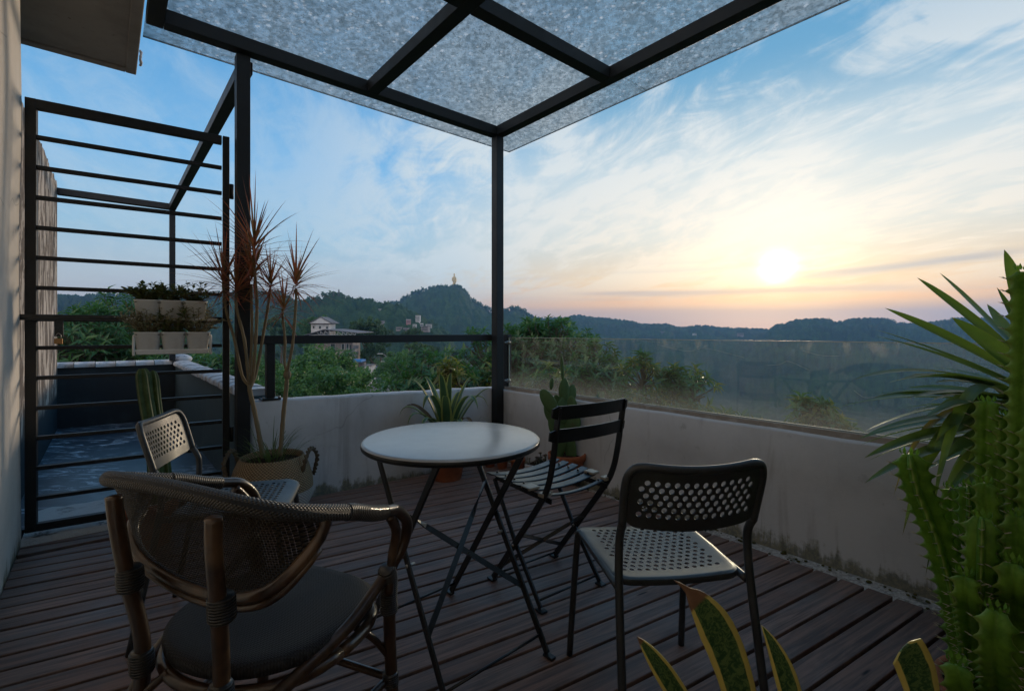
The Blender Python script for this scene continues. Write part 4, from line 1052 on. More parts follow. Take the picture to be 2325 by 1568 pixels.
# ---- dracaena in a woven basket
def f_basket(q):
    v = oc(q); x_, y_, z_ = q.xyz(v); ang = q.m('ARCTAN2', y_, x_)
    k = q.m('MULTIPLY', q.m('SINE', q.m('MULTIPLY', ang, 64.0)), q.m('SINE', q.m('MULTIPLY', z_, 420.0))); n = q.noise(v, 30, 4, .7)
    br = q.mix(q.smooth(k, -.5, .5), (.15, .10, .055), (.44, .32, .19)); br = q.mix(q.m('MULTIPLY', n, .4), br, (.10, .07, .04))
    wh = q.mix(n, (.50, .48, .45), (.36, .34, .31))
    return pbr(q, q.mix(q.smooth(z_, .158, .163, 1, 0), br, wh), .8, 0, q.bump(k, .8, .004), .3)
BASK = mat("two_tone_seagrass", f_basket)
bc = Vector((-1.400, 2.80, 0)); bk = thing("basket_planter", "seagrass basket with white lower half and rope handles, standing by the left parapet", "planter", bc)
MB().lathe([(.001, .0), (.14, .0), (.185, .03), (.212, .09), (.222, .16), (.218, .22), (.198, .29), (.172, .345), (.168, .352), (.160, .345), (.155, .31)], n=56).build("basket", BASK, bk)
mb = MB(); mb.add([(0, 0, .325)] + [(.16 * math.cos(6.2832 * i / 24), .16 * math.sin(6.2832 * i / 24), .318) for i in range(24)], [(0, i + 1, (i + 1) % 24 + 1) for i in range(24)]); mb.build("soil", SOIL, bk)
ROPE = m_metal("twisted_dark_rope", (.10, .075, .045), (.05, .038, .028), .8, 0, 60)
for sx, ang in ((-1, math.pi + .25), (1, .12)):
    dv = Vector((math.cos(ang), math.sin(ang), 0)); sv = Vector((-dv.y, dv.x, 0))
    base = [dv * .19 + sv * -.07 + Vector((0, 0, .27)), dv * .205 + sv * -.065 + Vector((0, 0, .34)), dv * .215 + sv * -.03 + Vector((0, 0, .385)), dv * .225 + sv * .02 + Vector((0, 0, .38)), dv * .24 + sv * .05 + Vector((0, 0, .33)), dv * .225 + sv * .065 + Vector((0, 0, .26)), dv * .215 + sv * .07 + Vector((0, 0, .22))]
    cl = catmull(base, 8); mb = MB()
    for ph in (0, math.pi):
        mb.tube([p + dv * (.007 * math.cos(i * .9 + ph)) + Vector((0, 0, .007 * math.sin(i * .9 + ph))) for i, p in enumerate(cl)], .0075, 6)
    mb.build("handle", ROPE, bk)
DRAC = m_leaf("red_edged_dracaena_leaf", (.085, .12, .03), (.32, .095, .05), .4, .38, 14, tcol=(.50, .18, .09), tipcol=(.24, .065, .045))
dr_ = thing("dracaena_tree", "tall dracaena with bare branching stems and spiky red-green leaf heads, growing in the seagrass basket", "houseplant", bc + Vector((0, 0, .31)))
YD = 2.80
def w2l(root, pts): 
    Mi = root.matrix_basis.inverted(); return [Mi @ Vector(p) for p in pts]
stems = [ # (polyline in measured picture points, relative depth, radii)
 ([(597, 1040), (588, 985), (577, 930), (568, 890), (566, 872)], 0, .0135, .012),
 ([(566, 875), (549, 851), (533, 774), (516, 716), (508, 664), (506, 640)], .05, .009, .007),
 ([(566, 872), (563, 849), (555, 774), (539, 710), (535, 682), (537, 665)], -.05, .009, .007),
 ([(567, 870), (568, 849), (572, 759), (571, 680), (570, 645)], .02, .009, .007),
 ([(568, 872), (575, 849), (581, 759), (583, 690), (580, 640), (576, 590), (577, 560)], -.02, .010, .0075),
 ([(568, 880), (582, 843), (600, 745), (611, 676), (613, 655)], .08, .009, .007),
 ([(636, 1035), (640, 985), (644, 933), (650, 880), (652, 848)], .0, .0125, .012),
 ([(652, 850), (646, 820), (647, 773), (641, 716), (643, 700)], .04, .008, .0065),
 ([(652, 848), (655, 828), (664, 782), (671, 700), (672, 655)], -.03, .009, .007)]
mb_list = []
for pl_, dy, r0, r1 in stems:
    pts = w2l(dr_, [at(px, py, YD + dy * min(1, i / 2)) for i, (px, py) in enumerate(pl_)])
    c = catmull(pts, 5); n = len(c)
    MB().tube(c, [r0 + (r1 - r0) * i / (n - 1) + .0008 * math.sin(i * 2.1) for i in range(n)], 9).build("stem", BARKG, dr_)
MB().ball(w2l(dr_, [at(652, 850, YD)])[0], .022, .02, .03).build("knob", BARKG, dr_)
rd = random.Random(11)
def head(c, R_, nleaf, w, up, seed, upward=.2, mbx=None):
    """spiky tuft of narrow leaves"""
    rg = random.Random(seed)
    for i in range(nleaf):
        t = (i + .5) / nleaf; a = i * 2.39996 + rg.uniform(-.3, .3); el = math.radians(88 - 110 * t ** .9 + rg.uniform(-10, 10))
        dv = Vector((math.cos(a) * math.cos(el), math.sin(a) * math.cos(el), math.sin(el)))
        L = R_ * rg.uniform(.62, 1.1) * (1 - .25 * (t > .85)); p0 = c - Vector((0, 0, .09 * R_ / .3 * t)) + dv * .006
        sag = .05 + .28 * max(0, math.cos(el)) * rg.uniform(.3, 1.2)
        p1 = p0 + dv * L * .5; p2 = p0 + dv * L - Vector((0, 0, L * sag))
        mbx.blade(p0, p1, p2, w * rg.uniform(.8, 1.15), n=6, fold=.3, prof=lambda t: (min(1, .7 + 1.5 * t)) * (1 - t) ** .8)
for k, (px, py, R_, n_, dy) in enumerate([(577, 545, .33, 62, -.02), (507, 622, .29, 58, .05), (537, 645, .23, 46, -.05), (571, 615, .27, 52, .02), (614, 636, .22, 46, .08), (644, 690, .21, 38, .04), (672, 628, .25, 62, -.03), (578, 600, .24, 30, -.02)]):
    mb = MB(); head(w2l(dr_, [at(px, py, YD + dy)])[0], R_ * 1.25, int(n_ * 1.1), .0125, None, 20 + k, mbx=mb); mb.build("leaf_head", DRAC, dr_)
GRASS = m_leaf("thin_grass_blade", (.055, .095, .020), (.10, .14, .035), .5, .35, 20)
mb = MB(); rg = random.Random(3)
for i in range(110):
    a = rg.uniform(0, 6.28); r = rg.uniform(.0, .14); p0 = Vector((r * math.cos(a), r * math.sin(a), .01)); L = rg.uniform(.10, .26) if i % 6 else rg.uniform(.3, .42)
    dv = Vector((math.cos(a) * rg.uniform(.3, 1), math.sin(a) * rg.uniform(.3, 1), rg.uniform(.6, 1.6))).normalized()
    mb.blade(p0, p0 + dv * L * .6, p0 + dv * L + Vector((dv.x * .08, dv.y * .08, -L * .35)), .005, n=5)
tag(mb.build("basket_grass", GRASS, None, bc + Vector((0, 0, .318))), "thin green grass sprouting around the dracaena stems in the basket", "grass", kind='stuff')
# ---- ribbed plant helper (cactus columns)
def column(mb, pts, r, ribs=6, depth=.35, spiral=0.0, wav=0.0, wl=.03, cap=.05, per=4, horns=None, hs=.008, taper0=.8):
    c = catmull(pts, 10); L = 0; cum = [0]
    for i in range(1, len(c)): L += (c[i] - c[i - 1]).length; cum.append(L)
    res = [c[0]]; ds = .008; tgt = ds; i = 1
    rr_ = [0.0]
    while i < len(c):
        if cum[i] >= tgt:
            k = (tgt - cum[i - 1]) / max(1e-6, cum[i] - cum[i - 1]); res.append(c[i - 1].lerp(c[i], k)); rr_.append(tgt); tgt += ds
        else: i += 1
    n = ribs * per; vs = []; m = len(res); nn = None; hp = []
    for i, p in enumerate(res):
        t = (res[min(i + 1, m - 1)] - res[max(i - 1, 0)]).normalized()
        if nn is None: nn = t.orthogonal().normalized()
        nn = (nn - t * nn.dot(t)).normalized(); bb = t.cross(nn); s_ = rr_[i]
        e = min(1, max(0, (L - s_) / cap)); env = math.sqrt(max(0.0, 1 - (1 - e) ** 2)) * .93 + .07; env *= taper0 + (1 - taper0) * min(1, s_ / .08)
        for k in range(n):
            a = 2 * math.pi * k / n; ph = (k % per) / per; rib = abs(math.cos(math.pi * ph)) ** 1.3
            rad = r * env * (1 - depth + depth * rib)
            if wav and k % per == 0:
                sw = (s_ / wl) % 1.0; bmp = max(0, 1 - abs(sw - .5) * 3.2); rad += wav * bmp
                if horns is not None and abs(sw - .5) < ds / wl * .5: hp.append((p + (nn * math.cos(a) + bb * math.sin(a)) * (rad - .001), (nn * math.cos(a) + bb * math.sin(a)), t))
            vs.append(p + (nn * math.cos(a + spiral * s_) + bb * math.sin(a + spiral * s_)) * rad)
    mb.add(vs, [(i * n + k, i * n + (k + 1) % n, (i + 1) * n + (k + 1) % n, (i + 1) * n + k) for i in range(m - 1) for k in range(n)] + [tuple(range((m - 1) * n, m * n))], [((k % per) / per, rr_[i]) for i in range(m) for k in range(n)])
    if horns is not None:
        for (p, dv, t) in hp:
            sd_ = dv.cross(t)
            for s_ in (-1, 1): horns.tube([p, p + (dv + t * .5 + sd_ * .5 * s_).normalized() * hs], [.0013, .0003], 4)
def f_cactus(c1, c2, edge):
    def f(q):
        v = wc(q); u_ = q.xyz(uvc(q))[0]; n = q.noise(v, 22, 5, .65); d_ = q.m('ABSOLUTE', q.m('SUBTRACT', u_, .5))
        col = q.mix(q.smooth(n, .35, .65), c1, c2); col = q.mix(q.m('MULTIPLY', q.smooth(d_, .36, .5), .6), col, edge)
        sc = q.noise(v, 9, 4, .7); col = q.mix(q.m('MULTIPLY', q.smooth(sc, .64, .72), .5), col, (.16, .13, .075))
        p = pbr(q, col, .5, 0, q.bump(n, .25, .003), .35); t = q.node('ShaderNodeBsdfTranslucent'); q.put(t, 'Color', col)
        m = q.node('ShaderNodeMixShader'); m.inputs[0].default_value = .30; q.nt.links.new(p, m.inputs[1]); q.nt.links.new(t.outputs[0], m.inputs[2]); return m.outputs[0]
    return f
CACT = mat("ribbed_cactus_skin", f_cactus((.050, .095, .028), (.085, .14, .048), (.28, .27, .14)))
cc = Vector((-1.83, 2.43, 0)); cp_ = thing("terracotta_pot", "terracotta pot of the tall column cactus near the gate", "flower pot", cc, 0, "terracotta pots"); pot(cp_, .115, .22)
mb = MB(); rg = random.Random(9)
for i in range(90):
    a = rg.uniform(0, 6.28); r = .098 * math.sqrt(rg.random()); mb.ball((r * math.cos(a), r * math.sin(a), .200), rg.uniform(.006, .013), rg.uniform(.006, .012), rg.uniform(.005, .008), 6, 4)
mb.build("pebbles", m_metal("pale_pebbles", (.50, .48, .45), (.30, .28, .26), .8, 0, 20), cp_)['kind'] = 'stuff'
ct = thing("column_cactus", "tall green two-stemmed column cactus behind the rattan armchair", "cactus", cc + Vector((0, 0, .19)))
mb = MB(); column(mb, w2l(ct, [cc + Vector((.005, 0, .18)), at(352, 1100, 2.43), at(346, 1000, 2.43), at(330, 900, 2.43), at(322, 834, 2.43)]), .036, 5, .5, cap=.06, per=6); mb.build("stem", CACT, ct)
mb = MB(); column(mb, w2l(ct, [cc + Vector((.03, .02, .18)), at(378, 1100, 2.47), at(366, 1000, 2.47), at(354, 920, 2.47), at(346, 840, 2.47)]), .026, 5, .5, cap=.06, per=6); mb.build("stem", CACT, ct)
# ---- agave
def f_agave(q):
    u_, v_, _ = q.xyz(uvc(q)); d_ = q.m('ABSOLUTE', q.m('SUBTRACT', u_, .5)); n = q.noise(wc(q), 9, 4, .6)
    col = q.mix(q.smooth(n, .35, .65), (.030, .085, .045), (.055, .12, .055)); col = q.mix(q.smooth(d_, .30, .38), col, (.34, .38, .11))
    col = q.mix(q.smooth(v_, .93, 1.0), col, (.05, .03, .02))
    p = pbr(q, col, .42, 0, None, .45); t = q.node('ShaderNodeBsdfTranslucent'); q.put(t, 'Color', q.mix(.3, col, (.3, .4, .1)))
    m = q.node('ShaderNodeMixShader'); m.inputs[0].default_value = .22; q.nt.links.new(p, m.inputs[1]); q.nt.links.new(t.outputs[0], m.inputs[2]); return m.outputs[0]
AGAV = mat("variegated_agave_leaf", f_agave)
BROWNL = m_leaf("withered_leaf", (.09, .055, .025), (.16, .10, .05), .7, .2, 12)
ac = Vector((-.475, 3.52, 0)); ap = thing("terracotta_pot", "terracotta pot of the striped agave, seen under the table top", "flower pot", ac, 0, "terracotta pots"); pot(ap, .145, .27)
ag = thing("agave_plant", "agave with arching yellow-edged green leaves in front of the corner of the parapet", "houseplant", ac + Vector((0, 0, .24)))
tips = [(931, 862, .0, 1), (962, 856, .1, 1), (998, 851, -.08, 1), (1024, 848, .05, 1), (1072, 857, .1, 1), (1114, 882, .0, 1), (1085, 930, -.18, .8), (1108, 925, .1, .9), (906, 948, -.05, .8), (915, 940, .16, .8), (925, 968, -.2, .7), (955, 985, -.25, .7), (1075, 985, -.22, .7), (1050, 990, -.28, .7), (985, 900, .2, 1), (1045, 890, .22, 1), (1010, 900, -.2, 1), (960, 930, -.22, .9)]
for i, (px, py, dy, k) in enumerate(tips):
    tip = w2l(ag, [at(px, py, 3.50 + dy)])[0]; b0 = Vector((tip.x * .06, tip.y * .06, .0)); hz_ = Vector((tip.x, tip.y, 0)).length
    mid = Vector((tip.x * .42, tip.y * .42, max(tip.z, .15) * (.62 if tip.z > .3 else 1.25) + .04)); mid2 = Vector((tip.x * .85, tip.y * .85, max(tip.z * 1.02, tip.z + (.02 if tip.z > .3 else .16))))
    if tip.z < .25: mid2 = Vector((tip.x * .92, tip.y * .92, tip.z + .17)); mid = Vector((tip.x * .4, tip.y * .4, .24))
    MB().blade(b0, mid, mid2, .086 * k, n=16, fold=.35, p3=tip, prof=lambda t: (.62 + 1.1 * t if t < .35 else 1.0) * (1 - t ** 2.2) ** .9).build("leaf", AGAV if i not in (9, 12) else BROWNL, ag)
# ---- prickly pear
OPUN = mat("prickly_pear_pad", f_cactus((.045, .15, .075), (.075, .19, .09), (.14, .22, .08)))
oc_ = Vector((.395, 3.46, 0)); op = thing("terracotta_pot", "terracotta pot of the prickly pear, behind the folding chair", "flower pot", oc_, 0, "terracotta pots"); pot(op, .135, .20)
on = thing("prickly_pear", "prickly pear cactus with upright green pads against the right parapet", "cactus", oc_ + Vector((0, 0, .17)))
YO = 3.46
pads = [(1272, 1000, 16, 44, 8, 0), (1291, 1005, 15, 42, -14, .03), (1281, 930, 21, 30, 0, 0), (1246, 912, 15, 31, -34, -.03), (1250, 938, 14, 26, -22, .04), (1280, 887, 12, 28, 2, 0), (1296, 897, 12, 24, 12, .03), (1276, 836, 4, 28, -3, 0), (1299, 921, 11, 22, -8, -.04), (1264, 912, 9, 16, -10, .02), (1364, 905, 7, 17, 8, .05), (1361, 948, 8, 24, -3, .05), (1330, 990, 26, 9, -12, .02), (1256, 962, 12, 26, -6, .03), (1300, 960, 18, 22, 20, -.02), (1252, 870, 5, 14, 8, .0), (1320, 965, 22, 9, 10, .04), (1345, 975, 14, 8, -35, .05)]
for i, (px, py, hw2, hh2, tilt, dy) in enumerate(pads):
    c = w2l(on, [at(px, py, YO + dy)])[0]; s_ = YO / FPX; rot = Matrix.Rotation(R(random.Random(i).uniform(-35, 35)), 3, 'Z') @ Matrix.Rotation(R(tilt), 3, 'Y')
    mb = MB(); mb.ball(c, hw2 * s_ * 1.05, .013, hh2 * s_ * 1.05, 20, 14, rot)
    for j in range(18):
        a = j * 2.4; rr2 = math.sqrt((j + .5) / 18) * .85
        for sd2 in (-1, 1):
            pp = Vector((hw2 * s_ * rr2 * math.cos(a), sd2 * .0125 * math.sqrt(max(0, 1 - rr2 * rr2)), hh2 * s_ * rr2 * math.sin(a))); mb.ball(c + rot @ pp, .0022, .0016, .0022, 4, 3)
    mb.build("pad", OPUN, on)
# ---- small pots at the corner
SUCC = m_leaf("grey_green_succulent", (.10, .14, .11), (.16, .20, .15), .6, .12, 30, tipcol=(.20, .14, .11))
def rosette(mb, c, r, n, seed):
    rg = random.Random(seed)
    for i in range(n):
        t = i / n; a = i * 2.39996; el = R(80 - 70 * t); dv = Vector((math.cos(a) * math.cos(el), math.sin(a) * math.cos(el), math.sin(el))); mb.leaf(c + dv * .002, dv, r * (.5 + .5 * t), r * .42, Vector((0, 0, 1)), -.1)
for (px, py, Yp, r, h, kind, lab) in [(1175, 1072, 0, .058, .11, 't', "small terracotta pot with a dry seedling just right of the table edge"), (1140, 1062, 0, .05, .10, 't', "small terracotta pot half hidden behind the table rim near the corner post"), (891, 1062, 0, .05, .10, 't', "small terracotta pot seen under the left side of the table")]:
    if py == 1062 and px == 891: px, py = 1112, 1058
    c = gr(px, py)
    if px == 1112: lab = "small terracotta pot under the table edge, left of the corner post"
    t = thing("terracotta_pot", lab, "flower pot", c, 0, "terracotta pots"); pot(t, r, h)
    s_ = thing("seedling", "few thin dry shoots in the small pot: " + lab[21:80] if False else ("thin dark seedling in the small pot " + {1175: "right of the table edge", 1140: "behind the table rim", 1112: "left of the corner post"}[px]), "plant", c + Vector((0, 0, h * .85)))
    mb = MB(); rg = random.Random(px)
    for i in range(26):
        a = rg.uniform(0, 6.28); dv = Vector((math.cos(a) * .5, math.sin(a) * .5, 1)).normalized(); p = Vector((rg.uniform(-.02, .02), rg.uniform(-.02, .02), 0)) + dv * rg.uniform(0, .07); mb.leaf(p, (dv + Vector((math.cos(a), math.sin(a), 0)) * .6), .022, .009, Vector((0, 0, 1)))
    mb.build("leaves", m_leaf("dull_seedling_leaf", (.05, .07, .035), (.10, .10, .06)) if px == 1175 else bpy.data.materials["dull_seedling_leaf"], s_)
sc_ = gr(1222, 1078); bt = thing("succulent_trough", "white square planter of small grey succulents between the terracotta pots", "planter", sc_, .9)
mb = MB(); mb.box((0, 0, .045), (.17, .12, .09), taper=1.04); mb.build("planter_box", m_metal("white_glaze", (.60, .60, .60), (.5, .5, .49), .3), bt, bevel=.004); MB().box((0, 0, .0885), (.16, .11, .006)).build("soil", SOIL, bt)
st = thing("succulents", "cluster of small grey-green rosette succulents in the white planter", "succulent", sc_ + Vector((0, 0, .092)), .9)
for k in range(11):
    mb = MB(); rg = random.Random(40 + k); h_ = rg.uniform(.005, .07); c = Vector((-.07 + .014 * k, rg.uniform(-.04, .04), h_)); rosette(mb, c, rg.uniform(.018, .03), 26, k); mb.tube([c - Vector((0, 0, h_)), c], .004, 5); mb.build("rosette", SUCC, st)
# ---- white pots hanging on the gate
WPOT = m_metal("matt_white_plastic", (.74, .73, .69), (.62, .60, .56), .5, 0, 7, .05)
Gm = gate.matrix_basis
def gpt(px, py, off):     # picture point -> point on a plane 'off' in front of the gate
    o = Gm.translation + Gm.to_3x3() @ Vector((0, off, 0)); nrm = Gm.to_3x3() @ Vector((0, 1, 0)); dv = Vector(((px - CX) / FPX, 1, -(py - HY) / FPX))
    t = (o - Vector((0, 0, EYE))).dot(nrm) / dv.dot(nrm); return Vector((0, 0, EYE)) + dv * t
DARKL = m_leaf("dark_leathery_leaf", (.095, .13, .045), (.20, .22, .07), .38, .2, 22, tcol=(.12, .15, .03))
PALEL = m_leaf("dusty_olive_leaf", (.22, .22, .12), (.50, .46, .30), .55, .25, 26, tcol=(.30, .26, .12))
gz0 = Gm.inverted()
rowsP = [(755, 803, [(336, 0), (394, 1), (449, 2)], -.085, "lower"), (684, 728, [(335, 0), (389, 1), (443, 2)], -.060, "upper")]
for (yt, yb, cols, off, nm) in rowsP:
    pL = gz0 @ gpt(303, yt, off); pR = gz0 @ gpt(479, yt, off); zT = (pL.z + pR.z) / 2; zB = (gz0 @ gpt(390, yb, off)).z
    if nm == 'lower':
        rk = thing("planter_rail", "white rail tray hooked on the gate, holding the lower row of pots", "shelf", Gm @ Vector(((pL.x + pR.x) / 2, off, zB)), ga)
        wid = pR.x - pL.x
        MB().box((0, 0, .012), (wid * .93, .10, .024)).build("tray", WPOT, rk, bevel=.006)
        MB().box((0, -.051, .022), (wid * .945, .006, .012)).build("tray_lip", WPOT, rk, bevel=.002)
        for sx in (-1, 1):
            X = sx * wid * .49
            MB().tube(catmull([(X, -.045, -.004), (X, -.05, .03), (X, -.045, .085), (X, -.02, .104), (X, .04, .104), (X, .075, .10)], 4), .0065, 8).build("side_hoop", WPOT, rk)
    else:
        rk = thing("planter_rail", "white rail bar hooked on the gate behind the upper row of pots", "shelf", Gm @ Vector(((pL.x + pR.x) / 2, off, zB)), ga)
        MB().box((0, .0, .008), (.42, .10, .014)).build("tray", WPOT, rk, bevel=.004)
        for sx in (-.14, .14): MB().tube([(sx, .03, .012), (sx, .033, .07), (sx, .05, .085)], .004, 6).build("hook", WPOT, rk)
    for (px, k) in cols:
        q_ = gz0 @ gpt(px, yt, off); h = .098; 
        tiltx = 0
        names = {('lower', 0): "left", ('lower', 1): "middle", ('lower', 2): "right", ('upper', 0): "left", ('upper', 1): "middle", ('upper', 2): "right"}
        lb_ = f"white square plastic pot, {names[(nm, k)]} one of the {nm} row hanging on the gate"
        zb = zB + (.026 if nm == 'lower' else .016)
        t = thing("plastic_pot", lb_, "flower pot", Gm @ Vector((q_.x, off, zb)), ga, "white pots hanging on the gate")
        mb = MB(); w = .0600
        rings = [(w * .76, 0), (w * .80, .002), (w * .98, h - .006), (w * 1.03, h - .005), (w * 1.03, h), (w * .96, h), (w * .92, h - .012)]
        def sq(r, z_): 
            o = []
            for i in range(32):
                a = 2 * math.pi * i / 32; c_, s_ = math.cos(a), math.sin(a); rr2 = r * (abs(c_) ** 6 + abs(s_) ** 6) ** (-1 / 6); o.append((rr2 * c_, rr2 * s_, z_))
            return o
        vs = [p for r, z_ in rings for p in sq(r, z_)]
        mb.add(vs, [(i * 32 + j, i * 32 + (j + 1) % 32, (i + 1) * 32 + (j + 1) % 32, (i + 1) * 32 + j) for i in range(len(rings) - 1) for j in range(32)] + [tuple(range(32))[::-1]])
        mb.build("pot", WPOT, t); MB().box((0, 0, h - .014), (w * 1.8, w * 1.8, .004)).build("soil", SOIL, t)
        dark = nm == 'upper' or k == 1
        lp = thing("bushy_plant", (("dark leafy" if dark else "dusty olive small-leaved") + f" bushy plant in the {names[(nm, k)]} pot of the {nm} row on the gate"), "plant", Gm @ Vector((q_.x, off, zb + h - .014)), ga, "bushy plants in the hanging pots"); lp.scale = (1.15, 1.1, 1.15) if nm == 'lower' else (.92, .9, .88)
        st_ = MB(); lf = MB(); rg = random.Random(k * 7 + (3 if dark else 1) + (50 if nm == 'upper' else 0))
        big = (nm == 'upper' and k == 0)
        for i in range(30 if dark else 54):
            a = rg.uniform(0, 6.28); sp = rg.uniform(.15, 1.25); dv = Vector((math.cos(a) * sp, math.sin(a) * sp * .75, 1)).normalized(); L = rg.uniform(.08, .19) * (1.0 if dark else .95)
            p0 = Vector((math.cos(a) * .02, math.sin(a) * .02, 0)); e = p0 + dv * L - Vector((0, 0, .25 * L * sp)); mid = p0 + dv * L * .55
            cu = catmull([p0, mid, e], 4); st_.tube(cu, .0012, 4)
            for j in range(11 if dark else 13):
                t_ = .15 + .85 * j / 12; q2 = cu[min(len(cu) - 1, int(t_ * (len(cu) - 1)))]; a2 = j * 2.4 + i
                d2 = (dv * .5 + Vector((math.cos(a2), math.sin(a2), rg.uniform(-.2, .6)))).normalized(); s2 = (.044 if big else .031) if dark else .021
                lf.leaf(q2, d2, s2 * rg.uniform(.8, 1.25), s2 * .58, Vector((rg.uniform(-.4, .4), rg.uniform(-.4, .4), 1)).normalized(), .1)
        st_.build("twigs", BARKG, lp); lf.build("leaves", DARKL if dark else PALEL, lp)
# ---- yucca on the right
def f_yucca(q):
    u_, v_, _ = q.xyz(uvc(q)); n = q.noise(wc(q), 8, 4, .6); st_ = q.noise(q.map(uvc(q), sc=(16, .6, 1)), 2, 3, .5)
    col = q.mix(q.smooth(n, .35, .65), (.045, .105, .028), (.105, .18, .036)); col = q.mix(q.m('MULTIPLY', st_, .4), col, (.035, .075, .05))
    col = q.mix(q.m('MULTIPLY', q.smooth(q.m('ABSOLUTE', q.m('SUBTRACT', u_, .5)), .44, .5), .7), col, (.20, .18, .06))
    col = q.mix(q.smooth(v_, .94, 1.0), col, (.09, .035, .02))
    p = pbr(q, col, .36, 0, q.bump(st_, .1, .002), .5); t = q.node('ShaderNodeBsdfTranslucent'); q.put(t, 'Color', q.mix(.5, col, (.26, .42, .04)))
    m = q.node('ShaderNodeMixShader'); m.inputs[0].default_value = .38; q.nt.links.new(p, m.inputs[1]); q.nt.links.new(t.outputs[0], m.inputs[2]); return m.outputs[0]
YUC = mat("sword_leaf", f_yucca); YUCY = m_leaf("yellowing_leaf", (.16, .15, .03), (.24, .19, .04), .5, .4, 7, tcol=(.55, .42, .05))
yc = Vector((1.70, 1.53, 0)); yp = thing("terracotta_pot", "large terracotta pot of the spiky sword-leaved plant on the right", "flower pot", yc, 0, "terracotta pots"); pot(yp, .17, .30)
yu = thing("yucca_plant", "large spiky plant with long sword leaves at the right edge, rising above the glass railing", "houseplant", yc + Vector((0, 0, .26)))
MB().tube(catmull([(0, 0, 0), (.01, 0, .2), (-.005, .01, .42), (0, 0, .62)], 6), [.034] * 6 + [.030] * 7 + [.026] * 6, 12).build("trunk", BARKG, yu)
yt = [(2081, 630, .12, 1), (2132, 619, .22, .8), (2008, 699, .05, 1), (1986, 748, .10, .9), (1987, 762, -.08, 1.1), (2262, 652, .05, 1.1), (2279, 566, -.05, .9), (2290, 600, .15, .8), (2067, 850, .15, .7), (2044, 860, -.12, .9), (1902, 925, .05, 1), (2096, 950, -.30, 1), (1963, 988, .02, 1), (1946, 997, .12, .9), (1960, 1040, -.05, 1), (1969, 1046, .1, .8), (1961, 1097, -.12, 1), (2027, 1128, .02, .8), (2048, 1215, -.1, .9), (2100, 1309, -.08, .8), (2110, 1010, .25, 1), (2125, 1000, -.25, 1.1), (2160, 720, -.2, 1), (2330, 560, .1, 1), (2400, 600, .0, 1), (2460, 700, .1, 1), (2520, 800, -.1, 1), (2560, 900, .1, 1), (2540, 1000, 0, 1), (2480, 1120, .1, 1), (2180, 700, .3, .8), (2330, 620, -.3, 1), (2240, 690, .35, .8), (2200, 1180, .1, 1), (2240, 1220, -.2, 1), (2330, 1240, .1, 1), (2420, 1200, -.1, 1), (2150, 1120, -.25, 1), (2060, 925, .25, .8), (2085, 1075, .2, .9), (2120, 835, .3, .7)]
yk = w2l(yu, [at(2330, 925, 1.53)])[0]
rgy = random.Random(31)
for i in range(38):
    a_ = rgy.uniform(158, 275) if i % 3 else rgy.uniform(160, 330); l_ = rgy.uniform(190, 400); yt.append((2325 + l_ * math.cos(R(a_)) , 930 - l_ * math.sin(R(a_)) * .95, rgy.uniform(-.30, .34), rgy.uniform(.7, 1)))
for i, (px, py, dy, k) in enumerate(yt):
    tip = w2l(yu, [at(px, py, 1.53 + dy)])[0]; c0 = Vector((0, 0, yk.z + .10 - .26 * (max(0, min(1, (py - 560) / 700))))); v = tip - c0; L = v.length
    b0 = c0 + v * .02; out = Vector((v.x, v.y, 0)); lift = .10 * L if py > 800 else .03 * L
    if py > 1120: lift = .34 * L
    droopy = i in (21, 20)
    p1 = c0 + v * .40 + Vector((0, 0, lift * 1.3)); p2 = c0 + v * .78 + Vector((0, 0, lift * (1.9 if py > 1120 or droopy else .8)))
    MB().blade(b0, p1, p2, (.060 if i % 3 else .068) * k, n=14, fold=.22, p3=tip, twist=random.Random(i).uniform(-.5, .5), prof=lambda t: (.50 + 1.25 * t if t < .4 else 1.0) * (1 - t ** 2.6) ** .95).build("leaf", YUCY if i in (8, 17, 50, 61) else YUC, yu)
